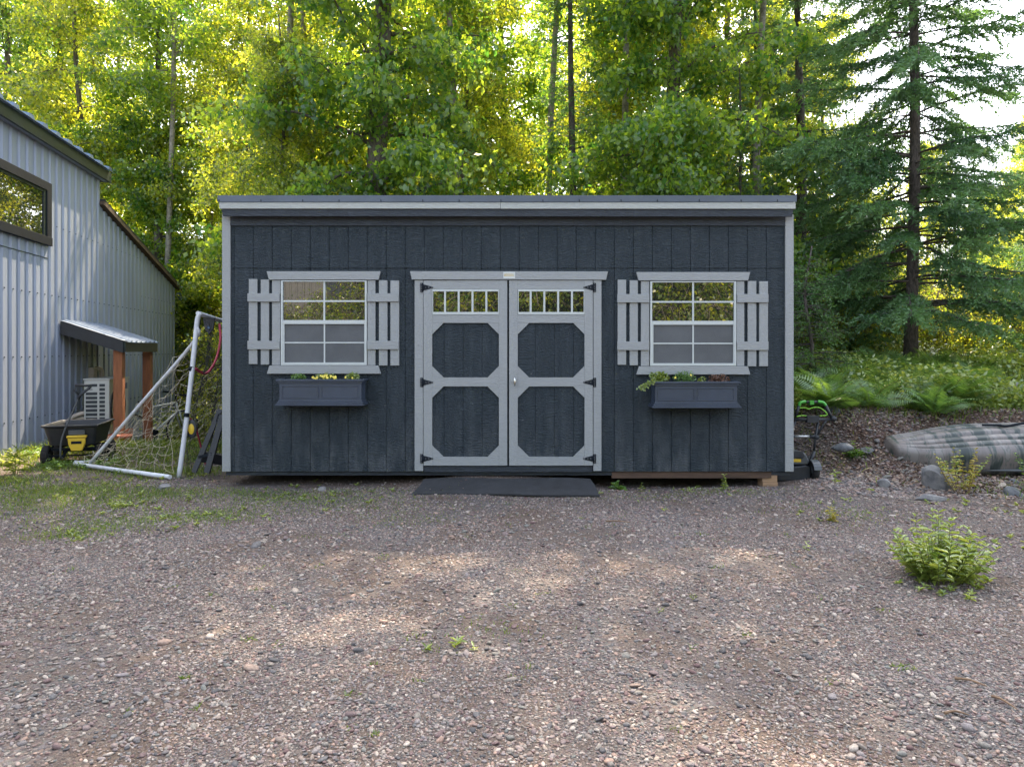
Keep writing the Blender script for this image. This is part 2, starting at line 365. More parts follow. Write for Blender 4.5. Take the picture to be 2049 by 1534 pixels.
def gravel_color(t, vec, scale, dark=1.0):
    v = N(t, 'TexVoronoi', Scale=scale, Randomness=1.0); t.links.new(vec, v.inputs['Vector'])
    sp = N(t, 'SeparateColor'); t.links.new(v.outputs['Color'], sp.inputs[0])
    pal = [(0, (.055, .055, .062)), (.13, (.14, .145, .15)), (.27, (.20, .16, .165)), (.4, (.13, .085, .085)), (.52, (.26, .235, .21)), (.64, (.17, .19, .18)), (.76, (.33, .24, .20)), (.87, (.21, .20, .215)), (1, (.44, .40, .36))]
    r = ramp(t, sp.outputs[0], [(p, [k * dark for k in c]) for p, c in pal])
    return v, r
def groundmat():
    m, t, b, o = newmat('gravel_ground'); L = t.links
    co = mapping(t)
    v, r = gravel_color(t, co, 66, .56); v2, r2 = gravel_color(t, co, 150, .48)
    big = N(t, 'TexNoise', Scale=1.1, Detail=5, Roughness=.6, Distortion=.4); L.new(co, big.inputs[0])
    bm = ramp(t, big.outputs[0], [(.42, 0), (.58, 1)])
    g = N(t, 'MixRGB'); L.new(bm.outputs[0], g.inputs[0]); L.new(r.outputs[0], g.inputs[1]); L.new(r2.outputs[0], g.inputs[2])
    # fine brown dirt between the stones
    dn = N(t, 'TexNoise', Scale=1.3, Detail=7, Roughness=.72, Distortion=.4); L.new(co, dn.inputs[0])
    dr = ramp(t, dn.outputs[0], [(.38, 0), (.60, .85)])
    dc = N(t, 'TexNoise', Scale=160, Detail=3); L.new(co, dc.inputs[0]); dcr = ramp(t, dc.outputs[0], [(.3, (.042, .028, .019)), (.7, (.15, .105, .078))])
    g2 = N(t, 'MixRGB'); L.new(dr.outputs[0], g2.inputs[0]); L.new(g.outputs[0], g2.inputs[1]); L.new(dcr.outputs[0], g2.inputs[2])
    # litter / forest floor
    at = N(t, 'Attribute'); at.attribute_name = 'floor'
    fn = N(t, 'TexNoise', Scale=2.2, Detail=6, Roughness=.75, Distortion=.5); L.new(co, fn.inputs[0])
    fr2 = ramp(t, fn.outputs[0], [(.3, 0), (.7, 1)]); hf = N(t, 'Math', operation='MULTIPLY'); hf.inputs[1].default_value = .62; L.new(at.outputs['Fac'], hf.inputs[0])
    ad = N(t, 'Math', operation='ADD'); L.new(hf.outputs[0], ad.inputs[0]); L.new(fr2.outputs[0], ad.inputs[1])
    fm = ramp(t, ad.outputs[0], [(.92, 0), (1.06, 1)])
    fc = N(t, 'TexNoise', Scale=38, Detail=5, Roughness=.75); L.new(co, fc.inputs[0]); fcr = ramp(t, fc.outputs[0], [(.34, (.014, .009, .007)), (.52, (.06, .034, .024)), (.7, (.16, .115, .085))])
    g3 = N(t, 'MixRGB'); L.new(fm.outputs[0], g3.inputs[0]); L.new(g2.outputs[0], g3.inputs[1]); L.new(fcr.outputs[0], g3.inputs[2])
    L.new(g3.outputs[0], b.inputs['Base Color']); b.inputs['Roughness'].default_value = .85; b.inputs['Specular IOR Level'].default_value = .3
    inv = N(t, 'Math', operation='SUBTRACT'); inv.inputs[0].default_value = 1; L.new(v.outputs['Distance'], inv.inputs[1])
    bp = N(t, 'Bump', Strength=.9, Distance=.012); L.new(inv.outputs[0], bp.inputs['Height'])
    bp2 = N(t, 'Bump', Strength=.6, Distance=.01); L.new(fc.outputs[0], bp2.inputs['Height']); L.new(bp.outputs[0], bp2.inputs['Normal'])
    L.new(bp2.outputs[0], b.inputs['Normal']); return m
def pebblemat():
    m, t, b, o = newmat('pebble_stone'); L = t.links
    oi = N(t, 'ObjectInfo')
    pal = [(0, (.065, .067, .075)), (.12, (.15, .155, .165)), (.24, (.215, .175, .18)), (.36, (.145, .092, .094)), (.47, (.30, .265, .235)), (.58, (.18, .20, .195)), (.69, (.36, .26, .215)), (.8, (.235, .225, .24)), (.9, (.33, .30, .27)), (1, (.50, .47, .43))]
    r = ramp(t, oi.outputs['Random'], pal)
    n = N(t, 'TexNoise', Scale=3, Detail=4); L.new(mapping(t), n.inputs[0])
    mu = N(t, 'MixRGB', Fac=1); mu.blend_type = 'MULTIPLY'; L.new(r.outputs[0], mu.inputs[1]); L.new(ramp(t, n.outputs[0], [(.3, (.50, .46, .43)), (.7, (.94, .87, .82))]).outputs[0], mu.inputs[2])
    L.new(mu.outputs[0], b.inputs['Base Color']); b.inputs['Roughness'].default_value = .72; b.inputs['Specular IOR Level'].default_value = .35
    return m
def rockmat(name, c, c2):
    m, t, b, o = newmat(name); L = t.links; co = mapping(t)
    n = N(t, 'TexNoise', Scale=7, Detail=8, Roughness=.7); L.new(co, n.inputs[0]); r = ramp(t, n.outputs[0], [(.35, c), (.65, c2)])
    L.new(r.outputs[0], b.inputs['Base Color']); b.inputs['Roughness'].default_value = .85
    bp = N(t, 'Bump', Strength=.7, Distance=.02); L.new(n.outputs[0], bp.inputs['Height']); L.new(bp.outputs[0], b.inputs['Normal']); return m
M['rock'] = rockmat('grey_rock', (.09, .092, .10), (.24, .235, .23))
M['slate'] = rockmat('dark_slate', (.035, .040, .046), (.12, .13, .14))

# ------------------------------------------------------------------ terrain
def axis(lo, hi, fine_lo, fine_hi, st, g=1.22):
    a = list(np.arange(fine_lo, fine_hi, st)); s = st
    while a[-1] < hi: s *= g; a.append(a[-1] + s)
    s = st; b = [fine_lo]
    while b[-1] > lo: s *= g; b.append(b[-1] - s)
    return np.array(b[::-1][:-1] + a)
xs = axis(-900, 900, -9, 10, .085); ys = axis(-300, 1500, -1, 16, .085)
GX, GY = np.meshgrid(xs, ys, indexing='ij'); GZ = tz(GX, GY)
nx, ny = GX.shape; idx = np.arange(nx * ny).reshape(nx, ny)
me = npmesh('ground', np.stack([GX, GY, GZ], -1).reshape(-1, 3), np.stack([idx[:-1, :-1], idx[1:, :-1], idx[1:, 1:], idx[:-1, 1:]], -1).reshape(-1, 4), True)
fl = np.maximum.reduce([ss(3.3, 4.6, GX) * ss(6.6, 7.6, GY + .15 * GX - .3), ss(4.3, 6.0, GX) * ss(3.6, 6.0, GY) * .6, ss(9.2, 10.5, GY), .34 * ss(-2.5, -5, GX) * ss(7.0, 8.4, GY)])
a = me.attributes.new('floor', 'FLOAT', 'POINT'); a.data.foreach_set('value', fl.ravel().astype(np.float32))
props(link('ground', me, groundmat(), None), kind='structure')
# distant ridge
hx = np.linspace(-900, 900, 60); hy = np.linspace(380, 900, 14); HXg, HYg = np.meshgrid(hx, hy, indexing='ij')
hz = (70 - .055 * HXg + 12 * np.sin(HXg * .012) + 7 * np.sin(HXg * .05 + HYg * .02)) * ss(380, 620, HYg) + 2
hi = np.arange(hz.size).reshape(hz.shape)
me = npmesh('hill', np.stack([HXg, HYg, hz], -1).reshape(-1, 3), np.stack([hi[:-1, :-1], hi[1:, :-1], hi[1:, 1:], hi[:-1, 1:]], -1).reshape(-1, 4), True)
props(link('hill', me, M['hillm'], None), kind='structure')

# ------------------------------------------------------------------ shed
shed = thing('shed', 'dark charcoal wooden shed with grey trim, double doors and two shuttered windows', 'shed', (FX(1016), D, 0))
XL, XR = FX(446), FX(1586.5); ZB = FZ(943); ZT = FZ(436); ZS = FZ(537); SD = 3.4
def siding(mb, x0, x1, z0, z1, yf, first, pitch=.2032, gw=.011, gd=.006):
    """grooved sheet; front at yf"""
    xs_ = [x0]; ys_ = [yf]; x = first
    while x < x1 - .02:
        if x > x0 + .02:
            xs_ += [x - gw / 2, x - gw / 2 + .002, x + gw / 2 - .002, x + gw / 2]; ys_ += [yf, yf + gd, yf + gd, yf]
        x += pitch
    xs_.append(x1); ys_.append(yf)
    v = []; f = []
    for X, Y in zip(xs_, ys_): v += [(X, Y, z0), (X, Y, z1)]
    for i in range(len(xs_) - 1): f.append((2 * i, 2 * i + 2, 2 * i + 3, 2 * i + 1))
    mb.add(v, f)
    mb.add([(x0, yf + gd + .004, z0), (x1, yf + gd + .004, z0), (x1, yf, z0), (x0, yf, z0), (x0, yf + gd + .004, z1), (x1, yf + gd + .004, z1), (x1, yf, z1), (x0, yf, z1)], [(0, 1, 2, 3), (7, 6, 5, 4)])
g0 = FX(430 + 358 / 4.648)
mb = MB(); siding(mb, XL, XR, ZS + .004, ZT, D, g0 - .2032 * 3); siding(mb, XL, XR, ZB, ZS - .004, D, g0 - .2032 * 3)
mb.box(XL, XR, D + .011, D + .06, ZB, ZT)
ROOFB = 2.35
for x in (XL, XR - .05):       # side walls, falling to the rear
    mb.add([(x, D + .062, ZB), (x + .05, D + .062, ZB), (x + .05, D + SD, ZB), (x, D + SD, ZB), (x, D + .062, ZT), (x + .05, D + .062, ZT), (x + .05, D + SD, ROOFB), (x, D + SD, ROOFB)],
           [(0, 3, 2, 1), (4, 5, 6, 7), (0, 1, 5, 4), (1, 2, 6, 5), (2, 3, 7, 6), (3, 0, 4, 7)])
mb.box(XL + .052, XR - .052, D + SD - .05, D + SD, ZB, ROOFB)
mb.box(XL + .052, XR - .052, D + .062, D + SD - .052, ZB, ZB + .05)
mb.build('wall', M['siding'], shed)
MB().box(FX(462), FX(1570), D - .018, D - .002, FZ(452), FZ(430)).build('frieze_board', M['fascia'], shed)
for a_, b_ in ((446, 462.3), (1570, 1586.5)):
    m_ = MB().box(FX(a_), FX(b_), D - .022, D - .002, ZB + .003, FZ(430))
    sx = FX(a_) - .002 if a_ < 1000 else FX(b_) + .002
    m_.build('corner_trim', M['trim'], shed, .002)
# roof: dark board, pale strip and metal edge
yo = D - .10; k2 = F_PX / yo
def RX(px): return (px - CX) / k2
def RZ(py): return HC - (py - HY) / k2
MB().prism([(RX(443), RZ(418.5)), (RX(446), RZ(432.5)), (RX(1585), RZ(433.5)), (RX(1588), RZ(419.5))][::-1], yo, yo + .02).build('fascia_board', M['fascia'], shed, .002)
MB().box(RX(439.5), RX(1001), yo - .014, yo + .02, RZ(405.6), RZ(418)).box(RX(1001.6), RX(1591), yo - .014, yo + .02, RZ(405.6), RZ(418.3)).build('pale_fascia_strip', M['paletrim'], shed, .002)
m_ = MB()
x0, x1 = RX(437), RX(1592.5); zt = RZ(391.8); zb_ = RZ(405)
m_.box(x0, x1, yo - .022, yo - .0165, zb_, zt)
sl_ = (2.45 - zt) / (SD + .35)
yb = yo + SD + .45; zbk = zt + sl_ * (yb - yo)
m_.add([(x0, yo - .0165, zt - .035), (x1, yo - .0165, zt - .035), (x1, yb, zbk - .035), (x0, yb, zbk - .035), (x0, yo - .0165, zt), (x1, yo - .0165, zt), (x1, yb, zbk), (x0, yb, zbk)],
       [(0, 3, 2, 1), (4, 5, 6, 7), (0, 1, 5, 4), (1, 2, 6, 5), (2, 3, 7, 6), (3, 0, 4, 7)])
roofo = m_.build('roof', M['dripedge'], shed)
m_ = MB()
for i in range(15):
    x = RX(445 + i * 79.5 + (i * 37 % 11) - 5); m_.lathe((x, yo - .0225, RZ(401.5)), (0, -1, 0), [(0, .006), (.003, .006), (.005, .001)], 8)
    m_.tube([(x, yo - .0228, RZ(401.5)), (x + .002, yo - .0228, RZ(404.5))], .003, 5)
m_.build('roof_screws', M['black'], roofo)
# underside beam, threshold
MB().box(FX(450), FX(1583), D + .03, D + .16, ZB - .045, ZB - .003).build('floor_skid', M['fascia'], shed)
m_ = MB(); m_.box(FX(1225), FX(1545), D + .02, D + .09, FZ(957), FZ(944)); m_.build('skid_board', M['darkwood'], shed)
MB().box(FX(849), FX(1185), D - .012, D - .002, FZ(943.5), FZ(932.5)).build('threshold', M['fascia'], shed)
Z4 = 4.794
def window(dx, dy, lab):
    w_ = lambda x: FX(480 + x / Z4 + dx)
    h_ = lambda y: FZ(520 + y / Z4 + dy)
    yf = D - .002
    fr = MB()
    x0, x1, z0, z1 = w_(402), w_(1222), h_(1008), h_(200)
    # outer frame
    fw = .020
    fr.box(x0, x0 + fw, yf - .03, yf, z0, z1); fr.box(x1 - fw, x1, yf - .03, yf, z0, z1)
    fr.box(x0 + fw, x1 - fw, yf - .03, yf, z1 - .012, z1); fr.box(x0 + fw, x1 - fw, yf - .03, yf, z0, z0 + .028)
    fro = fr.build('window_frame', M['vinyl'], shed, .0015)
    props(fro, lab)
    g = MB()
    zi = z1 - .012; zm0, zm1 = h_(615), h_(578)
    g.box(x0 + fw, x1 - fw, yf - .024, yf, zm0, zm1)                                   # meeting rail
    g.box(w_(806), w_(822), yf - .018, yf - .0085, zm1, zi)
    g.box(x0 + fw, w_(806), yf - .018, yf - .0085, h_(404), h_(388)); g.box(w_(822), x1 - fw, yf - .018, yf - .0085, h_(404), h_(388))
    g.box(x0 + fw, w_(433), yf - .022, yf, z0 + .028, zm0); g.box(w_(1197), x1 - fw, yf - .022, yf, z0 + .028, zm0)
    g.box(w_(808), w_(822), yf - .014, yf - .0085, z0 + .028, zm0)
    g.box(w_(433), w_(808), yf - .014, yf - .0085, h_(800), h_(787)); g.box(w_(822), w_(1197), yf - .014, yf - .0085, h_(800), h_(787))
    g.build('sash_bars', M['vinyl'], fro)
    MB().box(x0 + fw, x1 - fw, yf - .008, yf - .002, zm1, zi).build('pane', M['glass'], fro)
    MB().box(w_(433), w_(1197), yf - .008, yf - .002, z0 + .028, zm0).build('insect_screen', M['screen'], fro)
    MB().prism([(w_(268), h_(113)), (w_(290), h_(193)), (w_(1335), h_(193)), (w_(1355), h_(113))], yf - .036, yf).build('window_header', M['trimh'], fro, .002)
    MB().prism([(w_(293), h_(1012)), (w_(270), h_(1090)), (w_(1356), h_(1090)), (w_(1333), h_(1012))], yf - .036, yf).build('window_sill', M['trimh'], fro, .002)
    for side in (0, 1):
        shp = None
        bs = [(92, 173, 185, 998), (207, 285, 190, 1003), (315, 394, 197, 1009)] if side == 0 else [(1228, 1303, 197, 1009), (1337, 1418, 197, 1012), (1447, 1530, 200, 1012)]
        cb = (86, 392) if side == 0 else (1229, 1528)
        a_, b_, c_, d_ = bs[1]
        sh = MB().box(w_(a_), w_(b_), yf - .020, yf, h_(d_), h_(c_)).build('shutter', M['trim'], shed, .002)
        for a_, b_, c_, d_ in (bs[0], bs[2]): MB().box(w_(a_), w_(b_), yf - .020, yf, h_(d_), h_(c_)).build('shutter_board', M['trim'], sh, .002)
        for c_, d_ in ((323, 403), (776, 857)): MB().box(w_(cb[0]), w_(cb[1]), yf - .040, yf - .0205, h_(d_), h_(c_)).build('shutter_batten', M['trimh'], sh, .002)
window(0, 0, 'window reflecting a ribbed metal building, left of the doors')
window(736.2, 1.5, 'window reflecting green leaves, right of the doors')
# doors
Z5 = 3.195
dx_ = lambda x: FX(810 + x / Z5)
dz_ = lambda y: FZ(520 + y / Z5)
MB().prism([(dx_(37), dz_(75)), (dx_(48), dz_(128)), (dx_(1283), dz_(130)), (dx_(1295), dz_(77))], D - .045, D - .002).build('door_header', M['trimh'], shed, .002)
for a_, b_ in ((65, 119), (1204, 1255)):
    MB().box(dx_(a_), dx_(b_), D - .03, D - .002, dz_(1345), dz_(131)).build('door_casing', M['trim'], shed, .002)
    
def door(x0, side):
    """x0: pixel (zoomed) of the left edge"""
    X = lambda x: dx_(x0 + x)
    Y0, Y1 = D - .034, D - .016
    back = MB(); siding(back, X(2), X(531), dz_(1308), dz_(136), D - .014, X(130 if side == 0 else 168), .2032, .008, .004)
    back.box(X(2), X(531), D - .0135 + .0095, D - .002, dz_(1308), dz_(136))
    if side == 0: pass
    # rails and stiles share the plane: butt them
    st = MB()
    st.box(X(0), X(55), Y0, Y1, dz_(1310), dz_(133)); st.box(X(480), X(533), Y0, Y1, dz_(1310), dz_(133))
    o = st.build('door', M['trim'], shed, .0015)
    back.build('door_panel', M['siding'], o)
    e = .0008
    for a_, b_ in ((188, 133), (403, 350), (807, 750), (1310, 1255)): MB().box(X(55) + e, X(480) - e, Y0 + .001, Y1, dz_(a_), dz_(b_)).build('door_rail', M['trimh'], o)
    k = 72
    for (t_, b_) in ((403, 750), (807, 1255)):
        for (cx_, cy_, sx, sy) in ((55, t_, 1, 1), (480, t_, -1, 1), (55, b_, 1, -1), (480, b_, -1, -1)):
            p0 = (X(cx_) + sx * e, dz_(cy_) - sy * e); p1 = (X(cx_ + sx * k), dz_(cy_) - sy * e); p2 = (X(cx_) + sx * e, dz_(cy_ + sy * k))
            poly = [p0, p1, p2] if (sx * sy) < 0 else [p0, p2, p1]
            MB().prism(poly, Y0 + .002, Y1).build('corner_gusset', M['trimh'], o)
    wf = MB(); xa, xb = 57, 479
    wf.box(X(xa), X(xb), Y0 - .004, Y1, dz_(349), dz_(334)); wf.box(X(xa), X(xb), Y0 - .004, Y1, dz_(203), dz_(190))
    ps = [(61, 131), (143, 218), (230, 306), (318, 394), (406, 475)]
    edges = [xa] + [v for p in ps for v in p] + [xb]
    for i in range(0, len(edges), 2): wf.box(X(edges[i]), X(edges[i + 1]), Y0 - .003, Y1, dz_(334), dz_(203))
    t_ = wf.build('transom_window', M['vinyl'], o)
    gl = MB()
    for a_, b_ in ps: gl.box(X(a_), X(b_), Y1 - .006, Y1 - .001, dz_(334), dz_(203))
    gl.build('transom_pane', M['glass'], o)
    return o
dl = door(122, 0); dr = door(667, 1)
for (o, sgn, hx_) in ((dl, 1, 111), (dr, -1, 1212)):
    for hy_ in (178, 781, 1266):
        h = MB(); y = D - .0375
        zc = dz_(hy_); xc = dx_(hx_)
        h.box(xc - .015, xc + .013, y, D - .0305, zc - .049, zc + .049)
        xa = xc + sgn * .013
        poly = [(xa, zc - .034), (xa + sgn * .105, zc - .007), (xa + sgn * .113, zc), (xa + sgn * .105, zc + .007), (xa, zc + .034)]
        h.prism(poly if sgn > 0 else poly[::-1], y, D - .0345)
        h.tube([(xa, y - .002, zc - .042), (xa, y - .002, zc + .042)], .006, 8)
        ho = h.build('hinge', M['black'], o)
        sc = MB()
        for q in ((-.005, .037), (-.005, .012), (-.005, -.012), (-.005, -.037)): sc.lathe((xc + q[0], y, zc + q[1]), (0, -1, 0), [(0, .0042), (.002, .004), (.003, .0005)], 8)
        for q in (.03, .062, .095): sc.lathe((xa + sgn * q, y, zc), (0, -1, 0), [(0, .0042), (.002, .004), (.003, .0005)], 8)
        sc.build('hinge_screws', M['chrome'], ho)
hd = MB(); x = dx_(702)
hd.lathe((x, D - .034, dz_(775)), (0, -1, 0), [(0, .013), (.008, .013), (.012, .008), (.03, .007), (.032, .001)], 14)
hd.tube([(x - .002, D - .062, dz_(747)), (x, D - .066, dz_(760)), (x + .003, D - .066, dz_(782)), (x + .001, D - .064, dz_(806))], [.004, .011, .012, .004], 10)
hd.build('handle', M['chrome'], dr)
sg = MB().box(dx_(630), dx_(705), D - .049, D - .0455, dz_(122), dz_(80)).build('nameplate', M['plate'], shed)
lt = MB(); y = D - .0505
lt.tube([(dx_(635), y, dz_(104)), (dx_(640), y, dz_(90)), (dx_(646), y, dz_(96)), (dx_(640), y, dz_(104))], .002, 5)
for i in range(9):
    xa = dx_(647 + i * 5.6); lt.box(xa, xa + .0022, y, y + .0014, dz_(102), dz_(91)); lt.box(xa, xa + .0055, y, y + .0012, dz_(92.5 + (i % 3) * 4), dz_(91 + (i % 3) * 4))
lt.box(dx_(636), dx_(699), y, y + .0014, dz_(106), dz_(104.3))
lt.build('plate_lettering', M['gold'], sg)

# ------------------------------------------------------------------ window boxes
def leafball(cx, cy, cz, rx, ry, rz_, n, L, W, up=.5):
    p = rng.normal(size=(n, 3)); p = unit(p) * (rng.random((n, 1)) ** .45)
    q = np.array([cx, cy, cz]) + p * np.array([rx, ry, rz_])
    q[:, 2] = np.maximum(q[:, 2], cz - rz_ * .5)
    a = p + rng.normal(size=(n, 3)) * .5; a[:, 2] += up * .3
    nn = rng.normal(size=(n, 3)) * .6 + np.array([0, -.2, 1])
    return leaves6(q, a, nn, L * rng.uniform(.6, 1.2, n), W * rng.uniform(.7, 1.2, n))
def planter(dx, dy, label):
    yf = D - .20; kk = F_PX / yf
    X = lambda x: (480 + x / Z4 + dx - CX) / kk
    Z = lambda y: HC - (520 + y / Z4 + dy - HY) / kk
    t = thing('planter_box', label, 'planter', ((X(378) + X(1165)) / 2, D - .1, Z(1395)), 0, 'window boxes under the shed windows')
    b = MB(); x0, x1 = X(378), X(1165); yb = D - .003
    b.box(x0, x1, yf, yf + .012, Z(1350), Z(1182)); b.box(x0, x0 + .012, yf + .012, yb, Z(1350), Z(1182)); b.box(x1 - .012, x1, yf + .012, yb, Z(1350), Z(1182))
    b.box(x0 + .012, x1 - .012, yb - .012, yb, Z(1350), Z(1182)); b.box(x0 + .012, x1 - .012, yf + .012, yb - .012, Z(1350), Z(1335))
    b.build('box_body', M['planter'], t, .002)
    r = MB()
    r.box(x0 - .030, x1 + .030, yf - .022, yf - .0005, Z(1163), Z(1143)); r.box(x0 - .030, x0 - .0005, yf - .0005, yb, Z(1163), Z(1143)); r.box(x1 + .0005, x1 + .030, yf - .0005, yb, Z(1163), Z(1143))
    r.box(x0 - .012, x1 + .012, yf - .010, yf - .0005, Z(1182), Z(1163.5)); r.box(x0 - .012, x0 - .0005, yf - .0005, yb, Z(1182), Z(1163.5)); r.box(x1 + .0005, x1 + .012, yf - .0005, yb, Z(1182), Z(1163.5))
    r.build('rim', M['planter'], t, .003)
    r = MB()
    for (za, zb2, e) in ((1345, 1362, .010), (1362.5, 1380, .022), (1380.5, 1396, .034)):
        r.box(x0 - e, x1 + e, yf - e, yb, Z(zb2), Z(za))
    r.build('base_moulding', M['planter'], t, .003)
    for a_, b_ in ((405, 755), (783, 1133)):
        f = MB(); w_ = .006
        xa, xb, za, zb2 = X(a_), X(b_), Z(1325), Z(1207)
        f.box(xa, xb, yf - .006, yf - .0005, za, za + w_); f.box(xa, xb, yf - .006, yf - .0005, zb2 - w_, zb2); f.box(xa, xa + w_, yf - .006, yf - .0005, za + w_, zb2 - w_); f.box(xb - w_, xb, yf - .006, yf - .0005, za + w_, zb2 - w_)
        f.build('raised_panel', M['planter'], t, .002)
    MB().box(x0 + .013, x1 - .013, yf + .013, yb - .013, Z(1190), Z(1158)).build('soil', M['soil'], t)
    return X, Z, yf
def boxplant(name, label, X, Z, cx, w_, h_, mat, n, L, W, flowers=0, trail=None, yf=0):
    cxm = X(cx); z0 = Z(1160)
    t = thing(name, label, 'plant', (cxm, yf + .08, z0), 0, None)
    parts = [leafball(0, 0, h_ * .38, w_, .055, h_ * .6, n, L, W)]
    if trail:
        pts = []
        for tx, tzz in trail:
            pts.append(np.array([tx, -.13, tzz]))
        pp = np.concatenate([np.linspace(pts[i], pts[i + 1], 7) for i in range(len(pts) - 1)])
        pp = pp + rng.normal(size=pp.shape) * .012
        pp = np.repeat(pp, 3, 0) + rng.normal(size=(len(pp) * 3, 3)) * .008
        parts.append(leaves6(pp, rng.normal(size=pp.shape) + np.array([0, -.3, -.2]), rng.normal(size=pp.shape) * .4 + np.array([0, -1, .5]), .03, .03))
    V, F = cat(*parts)
    link('foliage', npmesh('foliage', V, F, False, np.clip(rng.random(len(F)), 0, 1)), mat, t)
    for i in range(flowers):
        a = rng.uniform(-1, 1); c = Vector((a * w_, -.03 - .03 * rng.random(), h_ * (.3 + .5 * rng.random() * (1 - abs(a) * .4))))
        f = MB(); T = Vector((rng.normal() * .3, -1, .3 + rng.normal() * .2)).normalized(); o1 = T.orthogonal().normalized(); o2 = T.cross(o1)
        vs = [c + T * .004]; 
        for k in range(10):
            an = k * math.pi / 5; rr = .013 if k % 2 == 0 else .0095; vs.append(c + (o1 * math.cos(an) + o2 * math.sin(an)) * rr + T * .007)
        f.add(vs, [(0, k + 1, (k + 1) % 10 + 1) for k in range(10)])
        f.v = [(v[0] + t.location.x, v[1] + t.location.y, v[2] + t.location.z) for v in f.v]
        f.build('flower', M['flower'], t)
X, Z, yf = planter(0, 0, 'dark blue window box with yellow flowers under the left window')
boxplant('potted_plant', 'low reddish green plant at the left end of the left window box', X, Z, 540, .085, .07, M['fern'], 200, .026, .018, yf=yf)
boxplant('potted_flower', 'pale yellow flowering plant in the middle of the left window box', X, Z, 800, .12, .075, M['weed'], 240, .024, .016, 26, yf=yf)
boxplant('potted_plant', 'bright green leafy plant at the right end of the left window box', X, Z, 1065, .07, .08, M['weed'], 200, .026, .02, 2, yf=yf)
X, Z, yf = planter(752.0, 4.6, 'dark blue window box with trailing ivy under the right window')
boxplant('ivy_plant', 'pale trailing ivy spilling over the left end of the right window box', X, Z, 430, .10, .12, M['weed'], 260, .030, .026, trail=[(-.08, .01), (-.14, .0), (-.19, -.03), (-.23, -.06)], yf=yf)
boxplant('potted_plant', 'dark green bushy plant with two yellow blooms in the right window box', X, Z, 680, .12, .125, M['fern'], 420, .024, .015, 2, yf=yf)
boxplant('potted_plant', 'small light green seedling in the right window box', X, Z, 848, .03, .06, M['weed'], 40, .03, .024, yf=yf)
boxplant('potted_plant', 'purple tinged plant at the right end of the right window box', X, Z, 1010, .11, .09, M['redleaf'], 330, .024, .016, yf=yf)

# ------------------------------------------------------------------ mat, blocks
n_ = 26; V = []; Fc = []
for i in range(n_):
    for j in range(9):
        u = i / (n_ - 1); v = j / 8
        y = 7.19 - v * .46; xh = .885 + v * .05
        x = -.055 + (u * 2 - 1) * xh + .012 * math.sin(v * 5 + (6 if u > .5 else 0)) * abs(2 * u - 1) ** 6
        z = .098 - .075 * v ** .8 + .006 * math.sin(u * 9 + v * 4) - .012 * abs(2 * u - 1) ** 4
        z = max(z, tzf(x, y) + .012)
        V.append((x, y, z))
idm = lambda i, j: i * 9 + j
nv = len(V); V2 = V + [(x, y, z - .014) for x, y, z in V]
Fc = [(idm(i, j), idm(i, j + 1), idm(i + 1, j + 1), idm(i + 1, j)) for i in range(n_ - 1) for j in range(8)]
Fb = [tuple(nv + k for k in f[::-1]) for f in Fc]
ring = [idm(i, 0) for i in range(n_)] + [idm(n_ - 1, j) for j in range(1, 9)] + [idm(i, 8) for i in range(n_ - 2, -1, -1)] + [idm(0, j) for j in range(7, 0, -1)]
Fs = [(ring[k], ring[(k + 1) % len(ring)], ring[(k + 1) % len(ring)] + nv, ring[k] + nv) for k in range(len(ring))]
m_ = MB(); m_.add(V2, Fc + Fb + Fs, False)
props(m_.build('door_mat', M['rubber']), 'long black rubber mat lying on gravel in front of the double doors', 'mat')
m_ = thing('support_block', 'stack of raw lumber offcuts propping up the right front corner of the shed', 'wood block', (FX(1540), D + .05, -.06))
for a_, b_, c_ in ((951, 966, 0), (966.5, 980, .006)):
    MB().box(FX(1528) + c_, FX(1558) + c_, D + .035, D + .2, FZ(b_), FZ(a_)).build('board', M['rawwood'], m_, .003)

# ------------------------------------------------------------------ house on the left
WT = -.194; WC = 5.13; wl = math.hypot(1, WT)
wd = Vector((WT, 1, 0)) / wl; wn = Vector((1, -WT, 0)) / wl     # along the wall (away), outward normal
W0 = Vector((-WC, 0, 0))
def WY(px, off=0):      # point on the wall plane (offset outward) at pixel column
    c = WC - off * wl; return c / ((CX - px) / F_PX + WT)
def Wp(px, py, off=0): return P(px, py, WY(px, off))
def Ws(px, off=0): return (WY(px, off)) * wl
def Wpt(s, z, off=0):   # s along the wall from Y=0
    return Vector((-WC, 0, z)) + wd * s + wn * off
house = thing('metal_house', 'blue grey ribbed metal house with dark trimmed window at the left', 'house', Wpt(Ws(0), 0))
sA, sB, sC = 5.2 * wl, Ws(200), Ws(350)
def ribwall(s0, s1, zb, zt0, zt1, pitch=.2286):
    mb = MB(); prof = [(0, 0), (.5, 0), (.56, -.024), (.94, -.024), (1, 0)]
    ss_, os_ = [], []; s = s0
    while s < s1:
        for u, o in prof[:-1]:
            if s + u * pitch < s1: ss_.append(s + u * pitch); os_.append(o)
        s += pitch
    ss_.append(s1); os_.append(0); v = []; f = []
    for a_, o in zip(ss_, os_):
        k = (a_ - s0) / (s1 - s0); v += [Wpt(a_, zb(a_), o), Wpt(a_, zt0 + (zt1 - zt0) * k, o)]
    f = [(2 * i, 2 * i + 2, 2 * i + 3, 2 * i + 1) for i in range(len(ss_) - 1)]
    mb.add(v, f); return mb
zbase = lambda s: tzf(*Wpt(s, 0)[:2]) - .02 if s > 10.5 * wl else -.01
zbase2 = lambda s: min(-.01, -.16 * max(0, s / wl - 10.2) - .0) if s / wl < 14.4 else -.67
w1 = ribwall(sA, sB, zbase2, 4.66, 4.66)
bx = 8.0
w1.quad(Wpt(sA, -.2, -.03), Wpt(sA, 4.66, -.03), Wpt(sA, 4.66, -bx), Wpt(sA, -.2, -bx))
